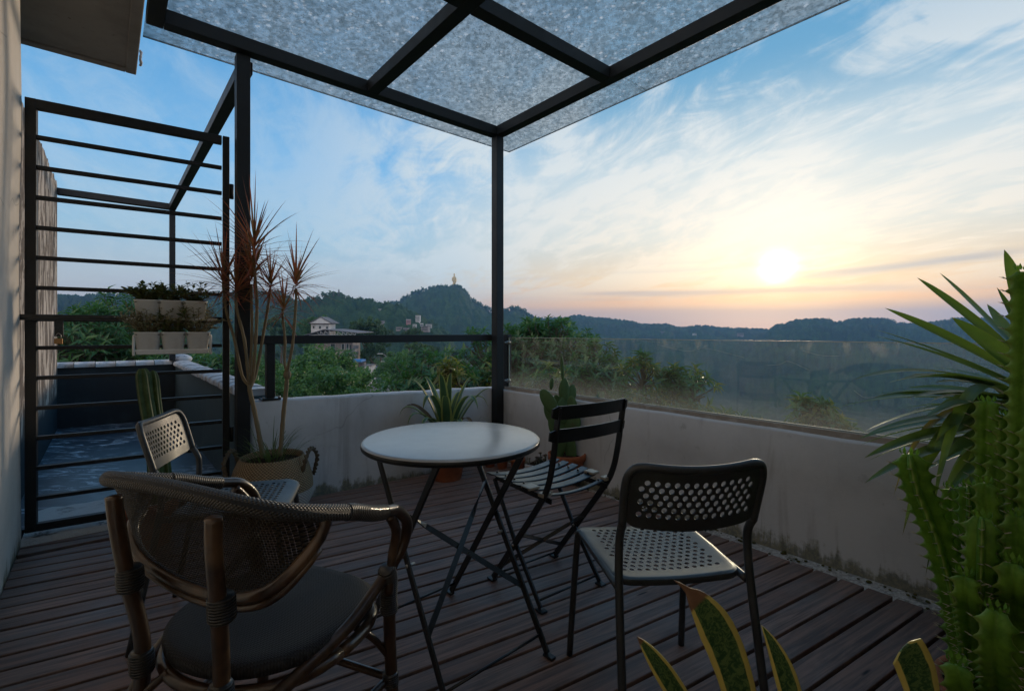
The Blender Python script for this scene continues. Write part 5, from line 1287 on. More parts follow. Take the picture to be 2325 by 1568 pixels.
# ---- candelabra euphorbia
EUPH = mat("candelabra_skin", f_cactus((.10, .24, .022), (.19, .38, .04), (.40, .50, .14)))
THORN = m_metal("pale_thorn", (.50, .46, .32), (.30, .24, .15), .6)
ec = Vector((1.30, 1.22, 0)); ep = thing("terracotta_pot", "terracotta pot of the thorny candelabra cactus at the lower right corner", "flower pot", ec, 0, "terracotta pots"); pot(ep, .17, .14)
eu = thing("candelabra_cactus", "bright green thorny candelabra cactus with many upright arms at the right edge", "cactus", ec + Vector((0, 0, .12)))
YE = 1.22
arms_ = [([(2215, 1760), (2190, 1500), (2165, 1350), (2125, 1210), (2085, 1110), (2064, 1028)], .0, .034), ([(2215, 1500), (2200, 1420), (2195, 1360), (2190, 1300)], -.12, .026), ([(2290, 1500), (2300, 1380), (2298, 1330), (2296, 1270)], -.16, .028), ([(2300, 1200), (2290, 1100), (2285, 1000), (2290, 940)], .02, .024), ([(2200, 1240), (2196, 1200), (2200, 1150), (2196, 1100)], .0, .022), ([(2245, 1760), (2235, 1500), (2238, 1200), (2240, 1050), (2240, 908)], .05, .030), ([(2285, 1760), (2305, 1400), (2312, 1100), (2322, 850), (2325, 610)], -.02, .031),
 ([(2200, 1560), (2160, 1350), (2160, 1240), (2158, 1105)], .08, .025), ([(2235, 1650), (2225, 1400), (2225, 1280), (2228, 1170)], -.12, .029), ([(2262, 1700), (2300, 1420), (2310, 1300), (2305, 1165)], -.10, .029), ([(2240, 1500), (2262, 1300), (2262, 1180), (2262, 1038)], .02, .026),
 ([(2230, 1560), (2226, 1350), (2240, 1200), (2236, 1092)], -.04, .025), ([(2290, 1760), (2345, 1500), (2375, 1300), (2385, 1000)], .06, .029), ([(2230, 1780), (2195, 1640), (2180, 1560), (2172, 1500)], -.16, .030), ([(2270, 1780), (2262, 1600), (2258, 1480), (2262, 1380)], -.2, .032), ([(2340, 1700), (2350, 1400), (2340, 1150), (2345, 960)], -.05, .029)]
for i, (pl_, dy, r) in enumerate(arms_):
    pts = w2l(eu, [at(px, py, YE + dy * min(1, j / 2)) for j, (px, py) in enumerate(pl_)]); mb = MB(); th = MB()
    column(mb, pts, r * .86, 4 if i % 4 == 0 else 3, .74, wav=.014, wl=.032, cap=.035, per=6, horns=th, hs=.013, taper0=.7)
    top = pts[-1]; rg = random.Random(i)
    for j in range(9):
        a = j * .7; mb.leaf(top + Vector((math.cos(a) * r * .45, math.sin(a) * r * .45, -.004)), Vector((math.cos(a) * .5, math.sin(a) * .5, 1)), .018, .009, Vector((math.cos(a), math.sin(a), 0)), .2)
    a_ = mb.build("arm", EUPH, eu); th.build("thorns", THORN, a_)['kind'] = 'stuff'
# ---- snake plants
def f_snake(q):
    u_, v_, _ = q.xyz(uvc(q)); d_ = q.m('ABSOLUTE', q.m('SUBTRACT', u_, .5)); n = q.noise(q.map(uvc(q), sc=(5, 30, 1)), 1.0, 5, .7, 1.2); n2 = q.noise(wc(q), 40, 3, .6)
    col = q.mix(q.smooth(n, .42, .58), (.030, .085, .030), (.13, .21, .065)); edge = q.mix(n2, (.74, .62, .14), (.62, .50, .16))
    wob = q.m('ADD', d_, q.m('MULTIPLY', q.m('SUBTRACT', q.noise(q.map(uvc(q), sc=(2, 14, 1)), 1.0, 3, .5), .5), .06))
    col = q.mix(q.smooth(wob, .335, .365), col, edge)
    tip = q.smooth(q.m('ADD', v_, q.m('MULTIPLY', q.m('SUBTRACT', n2, .5), .04)),   .775, .80)
    col = q.mix(tip, col, q.mix(n2, (.30, .17, .10), (.16, .08, .04)))
    p = pbr(q, col, .38, 0, q.bump(n, .1, .002), .45); t = q.node('ShaderNodeBsdfTranslucent'); q.put(t, 'Color', col)
    m = q.node('ShaderNodeMixShader'); m.inputs[0].default_value = .18; q.nt.links.new(p, m.inputs[1]); q.nt.links.new(t.outputs[0], m.inputs[2]); return m.outputs[0]
SNAKE = mat("snake_plant_leaf", f_snake)
YS = .86; sc1 = Vector((.45, .84, 0)); sp1 = thing("terracotta_pot", "terracotta pot of the snake plant in front of the right-hand chair", "flower pot", sc1, 0, "terracotta pots"); pot(sp1, .13, .22)
s1 = thing("snake_plant", "snake plant with yellow-edged leaves and a withered brown tip, in front of the right-hand chair", "houseplant", sc1 + Vector((0, 0, .19)))
def sleaf(root, tip, mid, base, w, v1=1.0, prof=None, tw=0.0):
    pts = w2l(root, [at(*base), at(*mid), at(*tip)])
    p0, pm, p2 = pts; c = (pm - (p0 + p2) * .25) * 2
    MB().blade(p0, c, p2, w, up=Vector((0, -1, .25)), n=26, fold=.14, twist=tw, v1=v1, prof=prof or (lambda t: (.6 + .8 * t if t < .5 else 1) * (1 - max(0, (t - .55) / .45) ** 1.7) ** 1.0 + .002)).build("leaf", SNAKE, root, solid=.003)
sleaf(s1, (1530, 1316, YS), (1648, 1480, YS), (1715, 1800, YS), .066, 1.0, prof=lambda t: (.75 + .5 * t if t < .5 else 1.0 if t < .62 else 1 - .5 * ((t - .62) / .21) ** 1.4 if t < .83 else .5 - .34 * (t - .83) / .06 if t < .89 else .16 * (1 - (t - .89) / .11)) + .003)
sleaf(s1, (1446, 1444, YS - .03), (1535, 1570, YS - .02), (1670, 1800, YS), .036, .86)
sleaf(s1, (1728, 1418, YS + .04), (1792, 1570, YS + .02), (1830, 1800, YS), .042, .79)
sc2 = Vector((.74, .80, 0)); sp2 = thing("terracotta_pot", "terracotta pot of the blunt snake plant leaf at the bottom right", "flower pot", sc2, 0, "terracotta pots"); pot(sp2, .11, .20)
s2 = thing("snake_plant", "short snake plant leaf with a blunt cut tip at the bottom right", "houseplant", sc2 + Vector((0, 0, .17)))
sleaf(s2, (2050, 1468, .84), (2092, 1580, .83), (2120, 1800, .80), .068, .78, prof=lambda t: (.5 + .7 * t if t < .7 else 1.0) * (1 if t < .955 else .45 + .55 * math.sqrt(max(0, 1 - ((t - .955) / .045) ** 2))))
# ================================================================ trees beyond the terrace
LEAFA = m_leaf("broad_tree_leaf", (.030, .098, .030), (.062, .155, .040), .55, .35, .9, tcol=(.14, .36, .06))
LEAFB = m_leaf("glossy_long_leaf", (.024, .080, .030), (.050, .13, .042), .36, .35, 1.6, tcol=(.12, .32, .05))
LEAFC = m_leaf("fresh_shoot_leaf", (.10, .18, .04), (.22, .28, .06), .4, .42, 4, tcol=(.32, .36, .06), tipcol=(.16, .13, .04))
LEAFD = m_leaf("dark_far_leaf", (.026, .075, .028), (.050, .115, .036), .7, .2, .4, tcol=(.07, .14, .03))
BARK = m_bark("dark_bark", (.05, .04, .03), (.13, .11, .085))
def trunk_mesh(H_, r, crown_r, seed, n=7):
    rg = random.Random(seed); mb = MB()
    top = Vector((rg.uniform(-.3, .3), rg.uniform(-.3, .3), H_)); mb.tube(catmull([(0, 0, 0), (rg.uniform(-.15, .15), rg.uniform(-.15, .15), H_ * .5), top], 4), [r, r * .95, r * .9, r * .85, r * .8, r * .75, r * .7, r * .65, r * .6], 8)
    for i in range(n):
        a = i * 2.4 + rg.random(); e = top + Vector((math.cos(a) * crown_r * .6, math.sin(a) * crown_r * .6, crown_r * rg.uniform(.1, .8)))
        s_ = Vector((0, 0, H_ * rg.uniform(.7, 1))) + Vector((top.x, top.y, 0)) * .8; mb.tube(catmull([s_, (s_ + e) / 2 + Vector((0, 0, .15 * crown_r)), e], 3), [r * .45, r * .4, r * .34, r * .28, r * .2, r * .14, r * .08], 6)
    return mb
def crown_a(rx, rz, cz, nclump, nleaf, ls, seed, lobes=7):
    """crown of leaf clumps gathered in uneven lobes"""
    rg = random.Random(seed); mb = MB(); lb_ = []
    for i in range(lobes):
        a = rg.uniform(0, 6.28); e = rg.uniform(-.3, 1); rr2 = rg.uniform(.25, .62); lb_.append((Vector((math.cos(a) * rx * rr2, math.sin(a) * rx * rr2, cz + rz * (e * .55))), rg.uniform(.38, .62)))
    for i in range(nclump):
        c, k = lb_[i % lobes]; v = Vector((rg.gauss(0, 1), rg.gauss(0, 1), rg.gauss(.25, .9))).normalized(); p = c + Vector((v.x * rx * k, v.y * rx * k, v.z * rz * k)) * rg.uniform(.75, 1.06); cr = rx * rg.uniform(.09, .17)
        for j in range(nleaf):
            w = Vector((rg.gauss(0, 1), rg.gauss(0, 1), rg.gauss(.2, 1))).normalized(); q2 = p + w * cr * rg.uniform(.5, 1.0); q2.z -= cr * .25
            t1 = w.orthogonal().normalized(); t1 = Matrix.Rotation(rg.uniform(0, 6.28), 3, w) @ t1; nn = (w + Vector((rg.uniform(-.7, .7), rg.uniform(-.7, .7), rg.uniform(-.2, .9)))).normalized(); t1 = (t1 - nn * t1.dot(nn)).normalized(); t2 = nn.cross(t1); s_ = ls * rg.uniform(.7, 1.3)
            mb.add([q2 - t1 * s_ * .45, q2 + t2 * s_ * .38, q2 + t1 * s_ * .45, q2 - t2 * s_ * .38], [(0, 1, 2, 3)], [(0, 0), (.5, 0), (1, 1), (.5, 1)], smooth=False)
    return mb
def crown_b(rx, rz, cz, nros, L, w, seed, per=9, droop=.4, lobes=6, fresh=0.0, mb2=None):
    """crown of drooping leaf rosettes at twig ends (mango-like)"""
    rg = random.Random(seed); mb = MB(); tw = MB(); lb_ = []
    for i in range(lobes):
        a = rg.uniform(0, 6.28); rr2 = rg.uniform(.15, .6); lb_.append((Vector((math.cos(a) * rx * rr2, math.sin(a) * rx * rr2, cz + rz * rg.uniform(-.35, .5))), rg.uniform(.4, .62)))
    for i in range(nros):
        c, k = lb_[i % lobes]; v = Vector((rg.gauss(0, 1), rg.gauss(0, 1), rg.gauss(.35, .9))).normalized(); p = c + Vector((v.x * rx * k, v.y * rx * k, v.z * rz * k)) * rg.uniform(.6, 1.1)
        ax = (v + Vector((0, 0, .7))).normalized(); tw.tube([p - ax * L * 1.4 - v * L, p - ax * L * .4, p + ax * L * .2], [.012, .008, .004], 4, cap=False)
        tgt = mb2 if (mb2 is not None and rg.random() < fresh) else mb
        for j in range(per):
            a = j * 2.39996 + rg.uniform(-.3, .3); o = ax.orthogonal().normalized(); o = Matrix.Rotation(a, 3, ax) @ o; t_ = j / per
            dv = (o * (1.1 - .5 * t_) + ax * (.15 + .9 * t_)).normalized(); l = L * rg.uniform(.75, 1.2); b0 = p + ax * L * (.35 * t_ - .2)
            tgt.leaf(b0, dv, l, w * l / L, (ax + Vector((0, 0, .5))).normalized(), droop * rg.uniform(.6, 1.3))
    return mb, tw
def mk_tree(name, label, group, loc, crownmb, trunkmb, leafm, extra=None, rot=0.0, scale=1.0, cname="crown"):
    t = thing(name, label, "tree", loc, rot, group); t.scale = (scale,) * 3
    trunkmb.build("trunk", BARK, t); crownmb.build(cname, leafm, t)
    if extra: extra[0].build(extra[1], extra[2], t)
    return t
# near, long-leaved trees round the terrace
def near(label, px, ytop, Y, rx, rz, nros, seed, L=.20, w=.074, leafm=None, name="mango_like_tree", **k):
    c = at(px, ytop, Y); zc_ = c.z - rz * .95; base = -9.3; H_ = zc_ - base
    cr, tw = crown_b(rx, rz, H_, int(nros * 1.25), L, w, seed, **k); tr = trunk_mesh(H_ - rz * .3, .13, rx, seed)
    tr.add(tw.v, tw.f, tw.uv)
    return mk_tree(name, label, None, (c.x, Y, base), cr, tr, leafm or LEAFB)
near("leafy tree rising behind the corner post, above the rail on both sides of it", 1185, 716, 12.0, 2.15, 1.9, 620, 1, name="broadleaf_tree")
near("dark leafy tree behind the white parapet, left of the corner post", 1000, 792, 10.6, 1.55, 1.5, 430, 2, name="broadleaf_tree")
near("leafy tree seen through the left half of the glass railing", 1355, 782, 10.5, 1.15, 1.3, 240, 3, name="broadleaf_tree")
near("lush green tree filling the gate bars behind the lower roof", 225, 668, 14.0, 2.7, 2.3, 620, 4, L=.27, name="broadleaf_tree")
near("low green tree beside the gate's right edge behind the slate blue parapet", 462, 786, 12.5, 1.7, 1.6, 300, 5, L=.25, name="broadleaf_tree")
near("low green tree behind the cap tiles under the hanging pots", 350, 772, 15.0, 2.0, 1.6, 300, 6, L=.25, name="broadleaf_tree")
def shrub(label, px, ytop, Y, rx, rz, n, seed, L=.15, w=.042, fresh=.35):
    c = at(px, ytop, Y); zc_ = c.z - rz; f_ = MB(); cr, tw = crown_b(rx, rz, 0, n, L, w, seed, per=10, droop=.5, lobes=5, fresh=fresh, mb2=f_)
    t = thing("sapling_tree", label, "tree", (c.x, Y, zc_)); tr = MB(); tr.add(tw.v, tw.f, tw.uv)
    tr.tube(catmull([(rx * .1, .1, -9.3 - zc_), (0, 0, -4), (0, 0, -rz * .6), (0, 0, rz * .2)], 4), .03, 6)
    tr.build("trunk", BARK, t); cr.build("crown", LEAFB, t); f_.build("fresh_shoots", LEAFC, t)
    return t
shrub("leafy tree top with pale shoots right behind the middle of the glass railing", 1505, 800, 6.2, .62, .62, 110, 11)
shrub("lower leafy tree top spreading behind the glass above the right-hand chair", 1610, 895, 5.6, .55, .42, 70, 12)
shrub("small leafy tree top poking up behind the glass, left of the spiky plant", 1858, 902, 5.0, .40, .33, 60, 13, L=.14)
shrub("spindly sapling with yellow-green shoots just above the parapet behind the agave", 1022, 814, 5.6, .26, .30, 20, 14, L=.13, fresh=.95)
shrub("leafy sapling top with pale shoots beside the corner post", 1098, 826, 6.0, .24, .30, 18, 15, L=.13, fresh=.6)
shrub("low sapling top with pale shoots behind the prickly pear", 1255, 826, 6.0, .45, .32, 40, 16, L=.13, fresh=.6)
shrub("low sprig of leaves just behind the channel of the glass railing", 1745, 955, 4.9, .24, .2, 16, 17, L=.12, fresh=.7)
# rounder trees across the slope
TA1 = mk_tree("round_tree", "big round green tree behind the white parapet, nearer to the dracaena", None, at(692, 775, 34) + Vector((0, 0, 0)), crown_a(3.7, 3.3, 5.9, 230, 80, .19, 21, 10), trunk_mesh(4.6, .22, 3.0, 21), LEAFA)
TA1.location.z = -9.3; TA1.scale = (1.15, 1.15, 1.05)
TA2 = mk_tree("round_tree", "bright green rounded tree just left of the road below", None, at(768, 822, 27), crown_a(2.6, 2.6, 5.7, 210, 80, .15, 22, 9), trunk_mesh(4.4, .18, 2.2, 22), LEAFA)
TA2.location.z = -9.3; TA2.scale = (1.22, 1.22, 1.03)
TA3 = mk_tree("round_tree", "round dark tree standing right of the white upper house", None, at(828, 700, 105), crown_a(4.4, 4.4, 9.8, 110, 60, .38, 23, 8), trunk_mesh(7.5, .3, 3.6, 23), LEAFD)
TA3.location.z = -9.3
rg = random.Random(77); protos = (TA1, TA2, TA3); kn = 0
fixed = [(640, 715, 120, 1.15, 2, "tall dark tree left of the white upper house"), (735, 712, 125, 1.2, 0, "dark tree crown rising directly behind the white upper house"), (930, 738, 130, 1.0, 2, "dark round tree below the distant village"), (865, 728, 118, 1.0, 2, "dark tree at the right end of the truss roof"), (905, 790, 60, 1.0, 0, "dark tree standing right of the road behind the leafy trees"), (850, 772, 92, .8, 2, "dark small tree behind the blue awning"), (610, 800, 48, 1.0, 0, "green tree seen between the dracaena stems"), (960, 770, 75, 1.1, 2, "dark tree behind the parapet halfway along the steel rail"), (585, 870, 30, .62, 1, "small green tree at the foot of the rail post")]
for (px, yt_, Y, k, pi, lab) in fixed:
    ztop = at(px, yt_, Y).z; hh = {0: 9.4, 1: 8.4, 2: 14.3}[pi]; s_ = (ztop + 9.3 + (0 if Y < 130 else 0)) / hh; s_ = max(.5, min(1.6, s_))
    dup(protos[pi], (at(px, 0, Y).x, Y, ztop - hh * s_), rg.uniform(0, 6.28), lab, "", s_)
for i in range(100):
    right = i >= 52
    px = rg.uniform(560, 1110) if i < 36 else (rg.uniform(60, 540) if i < 52 else rg.uniform(1150, 2350)); Y = rg.uniform(62, 170) if not right else 150 * (3.6 ** rg.random())
    if 690 < px < 860 and 60 < Y < 112: continue
    if 838 < px < 884 and Y < 120: continue
    pi = rg.choice((0, 0, 2)); s_ = rg.uniform(.75, 1.15) * (1.5 if right else 1) * (1.0 if pi == 0 else .72) * (.62 if (not right and px < 1110 and px > 560) else 1); X = at(px, 0, Y).x
    side_ = ("far to the left, behind the gate bars" if px < 560 else "between the dracaena and the white house" if px < 700 else "below the truss roof" if px < 840 else "behind the agave" if px < 1060 else "behind the corner post") if not right else ("just right of the corner post" if px < 1400 else "above the right-hand chair" if px < 1750 else "left of the spiky plant" if px < 2050 else "behind the spiky plant")
    far_ = ("near" if Y < 95 else "middle-distance" if Y < 130 else "far") if not right else ("nearer" if Y < 230 else "middle-distance" if Y < 360 else "faint far")
    dup(protos[pi], (X, Y, gz(X, Y) - .3), rg.uniform(0, 6.28), f"{far_} {'round green' if pi == 0 else 'dark'} tree on the slope, {side_}" if not right else f"{far_} {'round' if pi == 0 else 'dark'} tree down in the valley, {side_}", "trees on the near slope" if not right else "trees down in the valley", s_)
for o in list(C.objects):
    if o.get('group') == "": del o['group']
# far woods along the skylines
def fringe(i, n, smin, smax, seed, label):
    bv_, prof, Rc, cd = HILLS[i]; rg = random.Random(seed); mb = MB(); p0, p1 = max(prof[0][0], -200), min(prof[-1][0], 2450)
    for k in range(n):
        px = rg.uniform(p0, p1); y_ = interp(prof, px); c = at(px, y_, Rc); c.y += rg.uniform(-20, 8); h_ = rg.uniform(smin, smax); w = h_ * rg.uniform(.35, .6); c.z += h_ * rg.uniform(-.55, .15)
        for j in range(34):
            v = Vector((rg.gauss(0, .5), rg.gauss(0, .5), rg.gauss(0, .5))); v = v.normalized() * min(1, v.length); q2 = c + Vector((v.x * w, v.y * w, v.z * h_ * .6)); s_ = h_ * .22
            a = Vector((rg.uniform(-1, 1), rg.uniform(-1, 1), rg.uniform(-1, 1))).normalized() * s_; b_ = a.orthogonal().normalized() * s_ * .7; mb.add([q2 - a, q2 + b_, q2 + a, q2 - b_], [(0, 1, 2, 3)], smooth=False)
    tag(mb.build("ridge_wood", LEAFD), label, kind='stuff')
fringe(0, 200, 3, 6, 1, "tree tops along the far left ridge"); fringe(1, 320, 2.2, 4.6, 2, "tree tops along the ridge with the masts"); fringe(2, 420, 3.5, 9, 3, "tree tops along the statue hill")
fringe(3, 420, 4, 9, 4, "tree tops along the low ridge under the sun"); fringe(4, 420, 4, 9, 5, "tree tops along the right-hand ridge")
# ================================================================ things in the distance
def f_wallp(base):
    def f(q):
        v = wc(q); n = q.noise(q.map(v, sc=(1, 1, .4)), .8, 5, .7); return pbr(q, q.mix(q.smooth(n, .4, .7), base, tuple(c * .72 for c in base)), .85)
    return f
HW1 = mat("white_house_wall", f_wallp((.52, .54, .56))); HW2 = mat("pinkish_render", f_wallp((.25, .23, .225))); HW3 = mat("pink_house_wall", f_wallp((.42, .22, .22))); ROOFD = mat("grey_metal_roof", f_wallp((.12, .13, .15))); WIN = mat("dark_window", lambda q: pbr(q, (.03, .05, .055), .15, 0, None, .6)); BLUEM = mat("blue_awning_sheet", f_wallp((.03, .20, .50))); REDBR = mat("dark_red_trim", f_wallp((.12, .04, .035)))
YH = 88.0; s_ = YH / FPX
def bx(root, name, px0, px1, py0, py1, y0, y1, mt, par=None):
    a = at(px0, py1, YH + y0); b_ = at(px1, py0, YH + y0); L0 = Vector(root.location)
    return MB().box(Vector(((a.x + b_.x) / 2, YH + (y0 + y1) / 2, (a.z + b_.z) / 2)) - L0, (abs(b_.x - a.x), y1 - y0, abs(b_.z - a.z))).build(name, mt, par or root)
hr = thing("white_house", "white gabled upper house rising above the truss roof between the trees", "house", (at(727, 0, YH).x, YH + 6, -9.3))
bx(hr, "wall", 706, 748, 733, 768, 3, 6, HW1)
a, b_ = at(703, 734, YH + 2.4), at(751, 734, YH + 2.4); m_ = at(727, 721, YH + 2.4); L0 = Vector(hr.location)
mb = MB(); vs = [Vector((p.x, yy, p.z)) - L0 for yy in (YH + 2.4, YH + 6.2) for p in (a, m_, b_)]; mb.add(vs, [(0, 2, 1), (3, 4, 5), (0, 1, 4, 3), (1, 2, 5, 4), (0, 3, 5, 2)], smooth=False); mb.build("gable", HW1, hr)
mb = MB(); dv = Vector((0, 0, .10))
mb.beam(vs[0] + dv + Vector((-.2, 1.9, -.05)), vs[1] + dv + Vector((0, 1.9, .06)), 4.0, .12); mb.beam(vs[1] + dv + Vector((0, 1.9, .06)), vs[2] + dv + Vector((.2, 1.9, -.05)), 4.0, .12); mb.build("roof", ROOFD, hr)
bx(hr, "trim", 705, 749, 733, 735.5, 2.9, 3.02, REDBR)
for (x0, x1, y0, y1) in ((710, 713, 740, 745), (740, 744, 741, 746), (724, 728, 740, 746)): bx(hr, "window", x0, x1, y0, y1, 2.92, 3.03, WIN)
lo = thing("apartment_house", "pale rendered lower house with windows and balcony under the truss roof", "house", (at(765, 0, YH).x, YH + 4, -9.3))
bx(lo, "wall", 714, 800, 772, 858, .5, 5, HW2)
for (x0, x1) in ((750, 760), (775, 781), (786, 791)):
    w_ = bx(lo, "window", x0, x1, 781, 791 if x0 < 770 else 793, .4, .52, WIN); bx(lo, "frame", x0 - .7, x0, 780, 793, .33, .46, HW1, w_); bx(lo, "frame", x1, x1 + .7, 780, 793, .33, .46, HW1, w_)
bx(lo, "balcony", 762, 803, 799, 804, -1.2, .49, HW2); bx(lo, "door", 794, 797, 783, 799, .4, .52, WIN)
for x0 in (764, 776, 790, 801): bx(lo, "pillar", x0, x0 + 1.4, 804.2, 858, -1.1, -.8, HW2)
tr_ = thing("truss_roof", "wide dark metal truss roof projecting over the pale house", "roof", (at(750, 0, YH).x, YH + 2, 0))
L0 = Vector(tr_.location); pl_ = lambda x, y, dy: at(x, y, YH - 3) + Vector((0, 3, 0)) + Vector((0, dy, 0)) - L0
mb = MB(); vs = [pl_(690, 760, -3), pl_(735, 747, -3), pl_(811, 755, -3), pl_(688, 757, 7), pl_(735, 745, 7), pl_(811, 753, 7)]; dn_ = Vector((0, 0, -.12))
mb.add(vs + [v + dn_ for v in vs], [(0, 1, 4, 3), (1, 2, 5, 4), (9, 10, 7, 6), (10, 11, 8, 7), (0, 6, 7, 1), (1, 7, 8, 2), (2, 8, 11, 5), (3, 4, 10, 9), (4, 5, 11, 10), (0, 3, 9, 6)], smooth=False); mb.build("roof_sheet", ROOFD, tr_)
mb = MB()
for i in range(9):
    x0 = 716 + i * 10; x1 = x0 + 10; ya = 748 + (x0 - 735) * .085 if x0 > 735 else 750
    mb.tube([pl_(x0, ya + 2, -2.8), pl_(x1, 761, -2.8)], .05, 4); mb.tube([pl_(x1, 761, -2.8), pl_(x1, ya + 2, -2.8)], .05, 4)
mb.tube([pl_(700, 761, -2.8), pl_(806, 761, -2.8)], .07, 4); mb.build("truss", HW1, tr_)
for x0 in (716, 760, 798): MB().beam(pl_(x0, 761, -2.6), pl_(x0, 774, -2.6), .14, .14, up=Vector((0, 1, 0))).build("post", HW2, tr_)
aw = thing("blue_awning", "bright blue sheet awning beside the road below the pale house", "awning", at(800, 818, 80)); L0 = Vector(aw.location)
MB().box((0, 0, 0), (3.7, 2.4, .35)).build("sheet", BLUEM, aw)
for sx in (-1.7, 1.7): MB().beam((sx, 0, -.2), (sx, 0, -5.2), .1, .1, up=Vector((0, 1, 0))).build("post", ROOFD, aw)
MB().box((.3, 1, -2.8), (3.0, .5, 4.9)).build("back_wall", HW2, aw)
sh = thing("white_shed", "small white shed by the road, right of the blue awning", "shed", at(835, 840, 76)); MB().box((0, 1.2, -.9), (1.1, 2.4, 3.2)).build("wall", HW1, sh); MB().box((0, 1.2, .75), (1.4, 2.7, .1)).build("roof", ROOFD, sh); MB().box((.05, -.02, -.6), (.4, .06, 1.2)).build("door", WIN, sh)
lf_ = thing("roofed_shed", "low grey-roofed shed behind the parapet near the dracaena", "shed", at(566, 872, 40)); MB().box((0, 0, -1.2), (3.4, 3, 2.6)).build("wall", HW2, lf_); MB().beam((-2, 0, .22), (2, 0, .02), 3.6, .1).build("roof", ROOFD, lf_); MB().box((.3, -1.52, -.9), (.7, .06, .8)).build("window", WIN, lf_)
# road, lamps
mb = MB(); rp = [(-13, 45), (-18, 62), (-22.6, 82), (-28, 104), (-36, 130), (-50, 160)]; cr_ = catmull([Vector((x_, y_, 0)) for x_, y_ in rp], 6); vs = []
for i, p in enumerate(cr_):
    d_ = (cr_[min(i + 1, len(cr_) - 1)] - cr_[max(i - 1, 0)]).normalized(); sd_ = Vector((d_.y, -d_.x, 0))
    for o in (-2.6, -2.4, 2.4, 2.6): q2 = p + sd_ * o; vs.append((q2.x, q2.y, gz(q2.x, q2.y) + (.25 if abs(o) > 2.5 else .12)))
mb.add(vs, [(i * 4 + j, i * 4 + j + 1, (i + 1) * 4 + j + 1, (i + 1) * 4 + j) for i in range(len(cr_) - 1) for j in range(3)], smooth=False)
tag(mb.build("road", mat("worn_asphalt", lambda q: pbr(q, q.mix(q.noise(wc(q), 1.4, 5, .7), (.075, .08, .085), (.14, .145, .15)), .8))), "grey lane running away between the trees", kind='structure')
def lamp(px, py, Y, lab):
    c = at(px, py, Y); g0 = gz(c.x, c.y); t = thing("street_lamp", lab, "street lamp", (c.x + .9, c.y, g0), 0, "street lamps along the lane"); h_ = c.z - g0
    MB().tube([(0, 0, 0), (0, 0, h_ - .6), (-.1, 0, h_ - .25), (-.6, 0, h_)], [.07, .05, .045, .035], 6).build("pole", CHROME, t); MB().box((-1.0, 0, h_ + .02), (.9, .26, .10)).build("lamp_head", HW1, t, bevel=.03)
lamp(864, 803, 78, "white street lamp by the lane, the higher and farther of the two"); lamp(873, 821, 64, "white street lamp by the lane, the lower and nearer of the two")
# masts
def mast(px, y0, y1, lab):
    b0 = hit(px, y0 + 3) or at(px, y0, 425); t = thing("radio_mast", lab, "radio mast", b0); h_ = (y0 - y1 + 4) * b0.y / FPX; w = h_ * .10; mb = MB()
    for sx, sy in ((-1, -1), (1, -1), (1, 1), (-1, 1)): mb.tube([(sx * w, sy * w, 0), (sx * w * .35, sy * w * .35, h_ * .78)], .10, 4)
    for k in range(6):
        z0, z1 = h_ * .78 * k / 6, h_ * .78 * (k + 1) / 6; r0, r1 = w * (1 - .65 * k / 6), w * (1 - .65 * (k + 1) / 6)
        mb.tube([(-r0, -r0, z0), (r1, -r1, z1)], .06, 4); mb.tube([(r0, -r0, z0), (-r1, -r1, z1)], .06, 4); mb.tube([(-r1, -r1, z1), (r1, -r1, z1)], .06, 4)
    mb.build("lattice", ROOFD, t); MB().box((0, 0, h_ * .62), (w * 2.0, w * 2.0, .25)).box((0, 0, h_ * .78), (w * 1.4, w * 1.4, .2)).build("platform", ROOFD, t); MB().tube([(0, 0, h_ * .78), (0, 0, h_)], .09, 5).build("antenna", ROOFD, t)
mast(769, 670, 655, "tall lattice radio mast on the nearer hilltop"); mast(757, 671, 661, "shorter lattice radio mast left of the tall one on the hilltop")
# hilltop statue
sb = at(1031, 656, 870); st_ = thing("hilltop_statue", "golden standing robed statue on a dark pedestal on the hilltop", "statue", sb); k = 870 / FPX
GOLD = m_metal("weathered_gold", (.62, .50, .24), (.36, .30, .16), .45, .2, .6); 
MB().lathe([(6.2, -4), (6.0, 0), (5.6, .2), (5.4, 3.6), (4.6, 3.7), (4.4, 4.6)], n=12).box((0, 0, 4.7), (8.4, 8.4, .4)).build("pedestal", REDBR, st_)
def rbody(prof, c=(0, 0, 0)):
    mb = MB(); n = 20; vs = []
    for (rx, ry, z_, ox) in prof:
        for i in range(n): a = 6.2832 * i / n; f = 1 + .10 * math.sin(a * 5 + z_ * .5) * (1 if z_ < 9 else .3); vs.append((c[0] + ox + rx * math.cos(a) * f, c[1] + ry * math.sin(a) * f, c[2] + z_))
    m = len(prof); mb.add(vs, [(i * n + j, i * n + (j + 1) % n, (i + 1) * n + (j + 1) % n, (i + 1) * n + j) for i in range(m - 1) for j in range(n)] + [tuple(range(n))[::-1], tuple(range((m - 1) * n, m * n))]); return mb
MB_ = rbody([(3.1, 2.4, 4.9, .2), (3.3, 2.4, 6.5, .1), (2.9, 2.2, 9, 0), (3.2, 2.3, 12, .1), (3.5, 2.2, 15, 0), (3.6, 2.1, 17, -.1), (2.9, 1.9, 18.4, -.1), (1.3, 1.2, 19.0, -.1), (1.0, 1.0, 19.6, -.1), (1.35, 1.3, 20.4, -.1), (1.4, 1.35, 21.3, -.1), (1.1, 1.1, 22.2, -.1), (.4, .4, 22.7, -.1)])
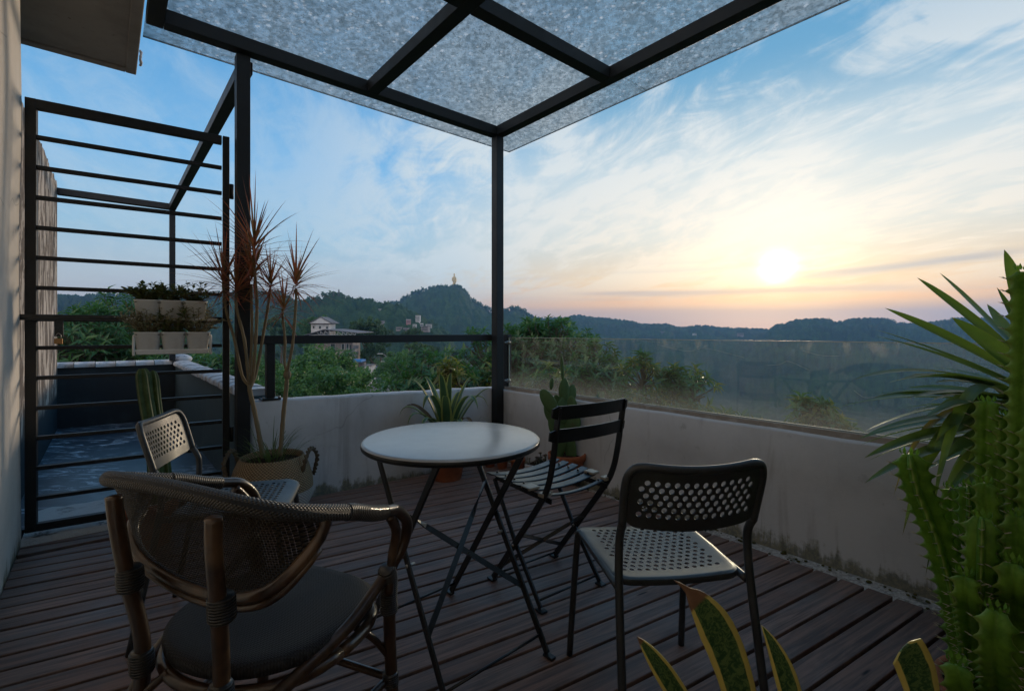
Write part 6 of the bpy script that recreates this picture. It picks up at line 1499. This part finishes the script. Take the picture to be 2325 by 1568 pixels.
MB_.tube(catmull([(-3.2, -.3, 17), (-4.2, -1.2, 14.2), (-2.6, -2.6, 12.6), (-.6, -2.7, 13.4)], 4), [1.1, 1.15, 1.2, 1.2, 1.2, 1.2, 1.2, 1.2, 1.1, 1, .9, .7, .6], 8); MB_.tube(catmull([(3.1, -.3, 17), (4.0, -1.0, 14), (3.4, -1.8, 11), (3.0, -2, 9)], 4), [1.1, 1.15, 1.2, 1.2, 1.3, 1.3, 1.4, 1.4, 1.3, 1.2, 1.0, .8, .6], 8)
MB_.build("figure", GOLD, st_); MB().box((-.1, 0, 22.2), (3.8, 2.6, .35)).box((-.1, 0, 22.9), (2.0, 1.8, 1.2)).build("hat", GOLD, st_)
st_.scale = (.85, .85, 1.2)
# village on the far slope
vill = [(949, 729, 10, 12, "tall white four-storey block above the distant village", HW1, 4), (927, 734, 10, 8, "small pink house left of the tall white block", HW3, 2), (941, 746, 8, 9, "white narrow house at the left of the distant village", HW1, 3), (957, 740, 7, 5, "small white house just below the tall white block", HW1, 1), (966, 750, 17, 9, "long pale house with a flat roof, largest of the distant village", HW2, 3), (973, 743, 13, 6, "white house behind the long pale one in the village", HW1, 2), (906, 749, 12, 6, "low grey house at the left end of the village", HW2, 1), (922, 751, 12, 6, "low grey-roofed house beside the steel rail in the village", HW2, 1), (935, 758, 20, 6, "wide low pale house nearest the steel rail in the village", HW2, 2), (868, 735, 9, 6, "small pale house alone among trees left of the village", HW2, 2), (862, 705, 9, 2.5, "thin white roofed hut high on the wooded slope", HW1, 1),
        (1502, 757, 10, 4.5, "tiny pale house on the low ridge, leftmost over the glass", HW2, 1), (1576, 760, 7, 3, "tiny white house on the low ridge, middle over the glass", HW1, 1), (1680, 762, 12, 6, "tiny pale block on the low ridge nearest below the sun", HW2, 2)]
for (px, yb_, w, h_, lab, mt, fl) in vill:
    p = hit(px, yb_) or at(px, yb_, 420); k = p.y / FPX; W_, H_ = w * k, h_ * k; D_ = W_ * .7
    t = thing("village_house", lab, "house", p, rg.uniform(-.35, .35), "far houses"); MB().box((0, 0, H_ * .3), (W_, D_, H_ * 1.4)).build("wall", mt, t); MB().box((0, 0, H_ * 1.0 + .2), (W_ * 1.1, D_ * 1.1, .35)).build("roof", ROOFD if mt is HW2 else HW1, t)
    for f_ in range(fl):
        zf = H_ * (f_ + .5) / fl; MB().box((0, -D_ / 2 - .03, zf), (W_ * .82, .1, H_ / fl * .42)).build("window_band", WIN, t)
pt = at(1466, 744, 1235); t = thing("ridge_tower", "tiny slim tower standing up from the low ridge", "tower", pt); MB().lathe([(2.6, -5), (2.4, 4), (1.9, 4.1), (1.7, 8), (1.2, 8.2), (.9, 10.5), (.1, 12.5)], n=8).build("shaft", HW2, t); MB().lathe([(2.6, 3.7), (3.2, 3.9), (2.6, 4.4)], n=8).lathe([(2.1, 7.8), (2.6, 8.0), (2.0, 8.5)], n=8).build("eaves", ROOFD, t)
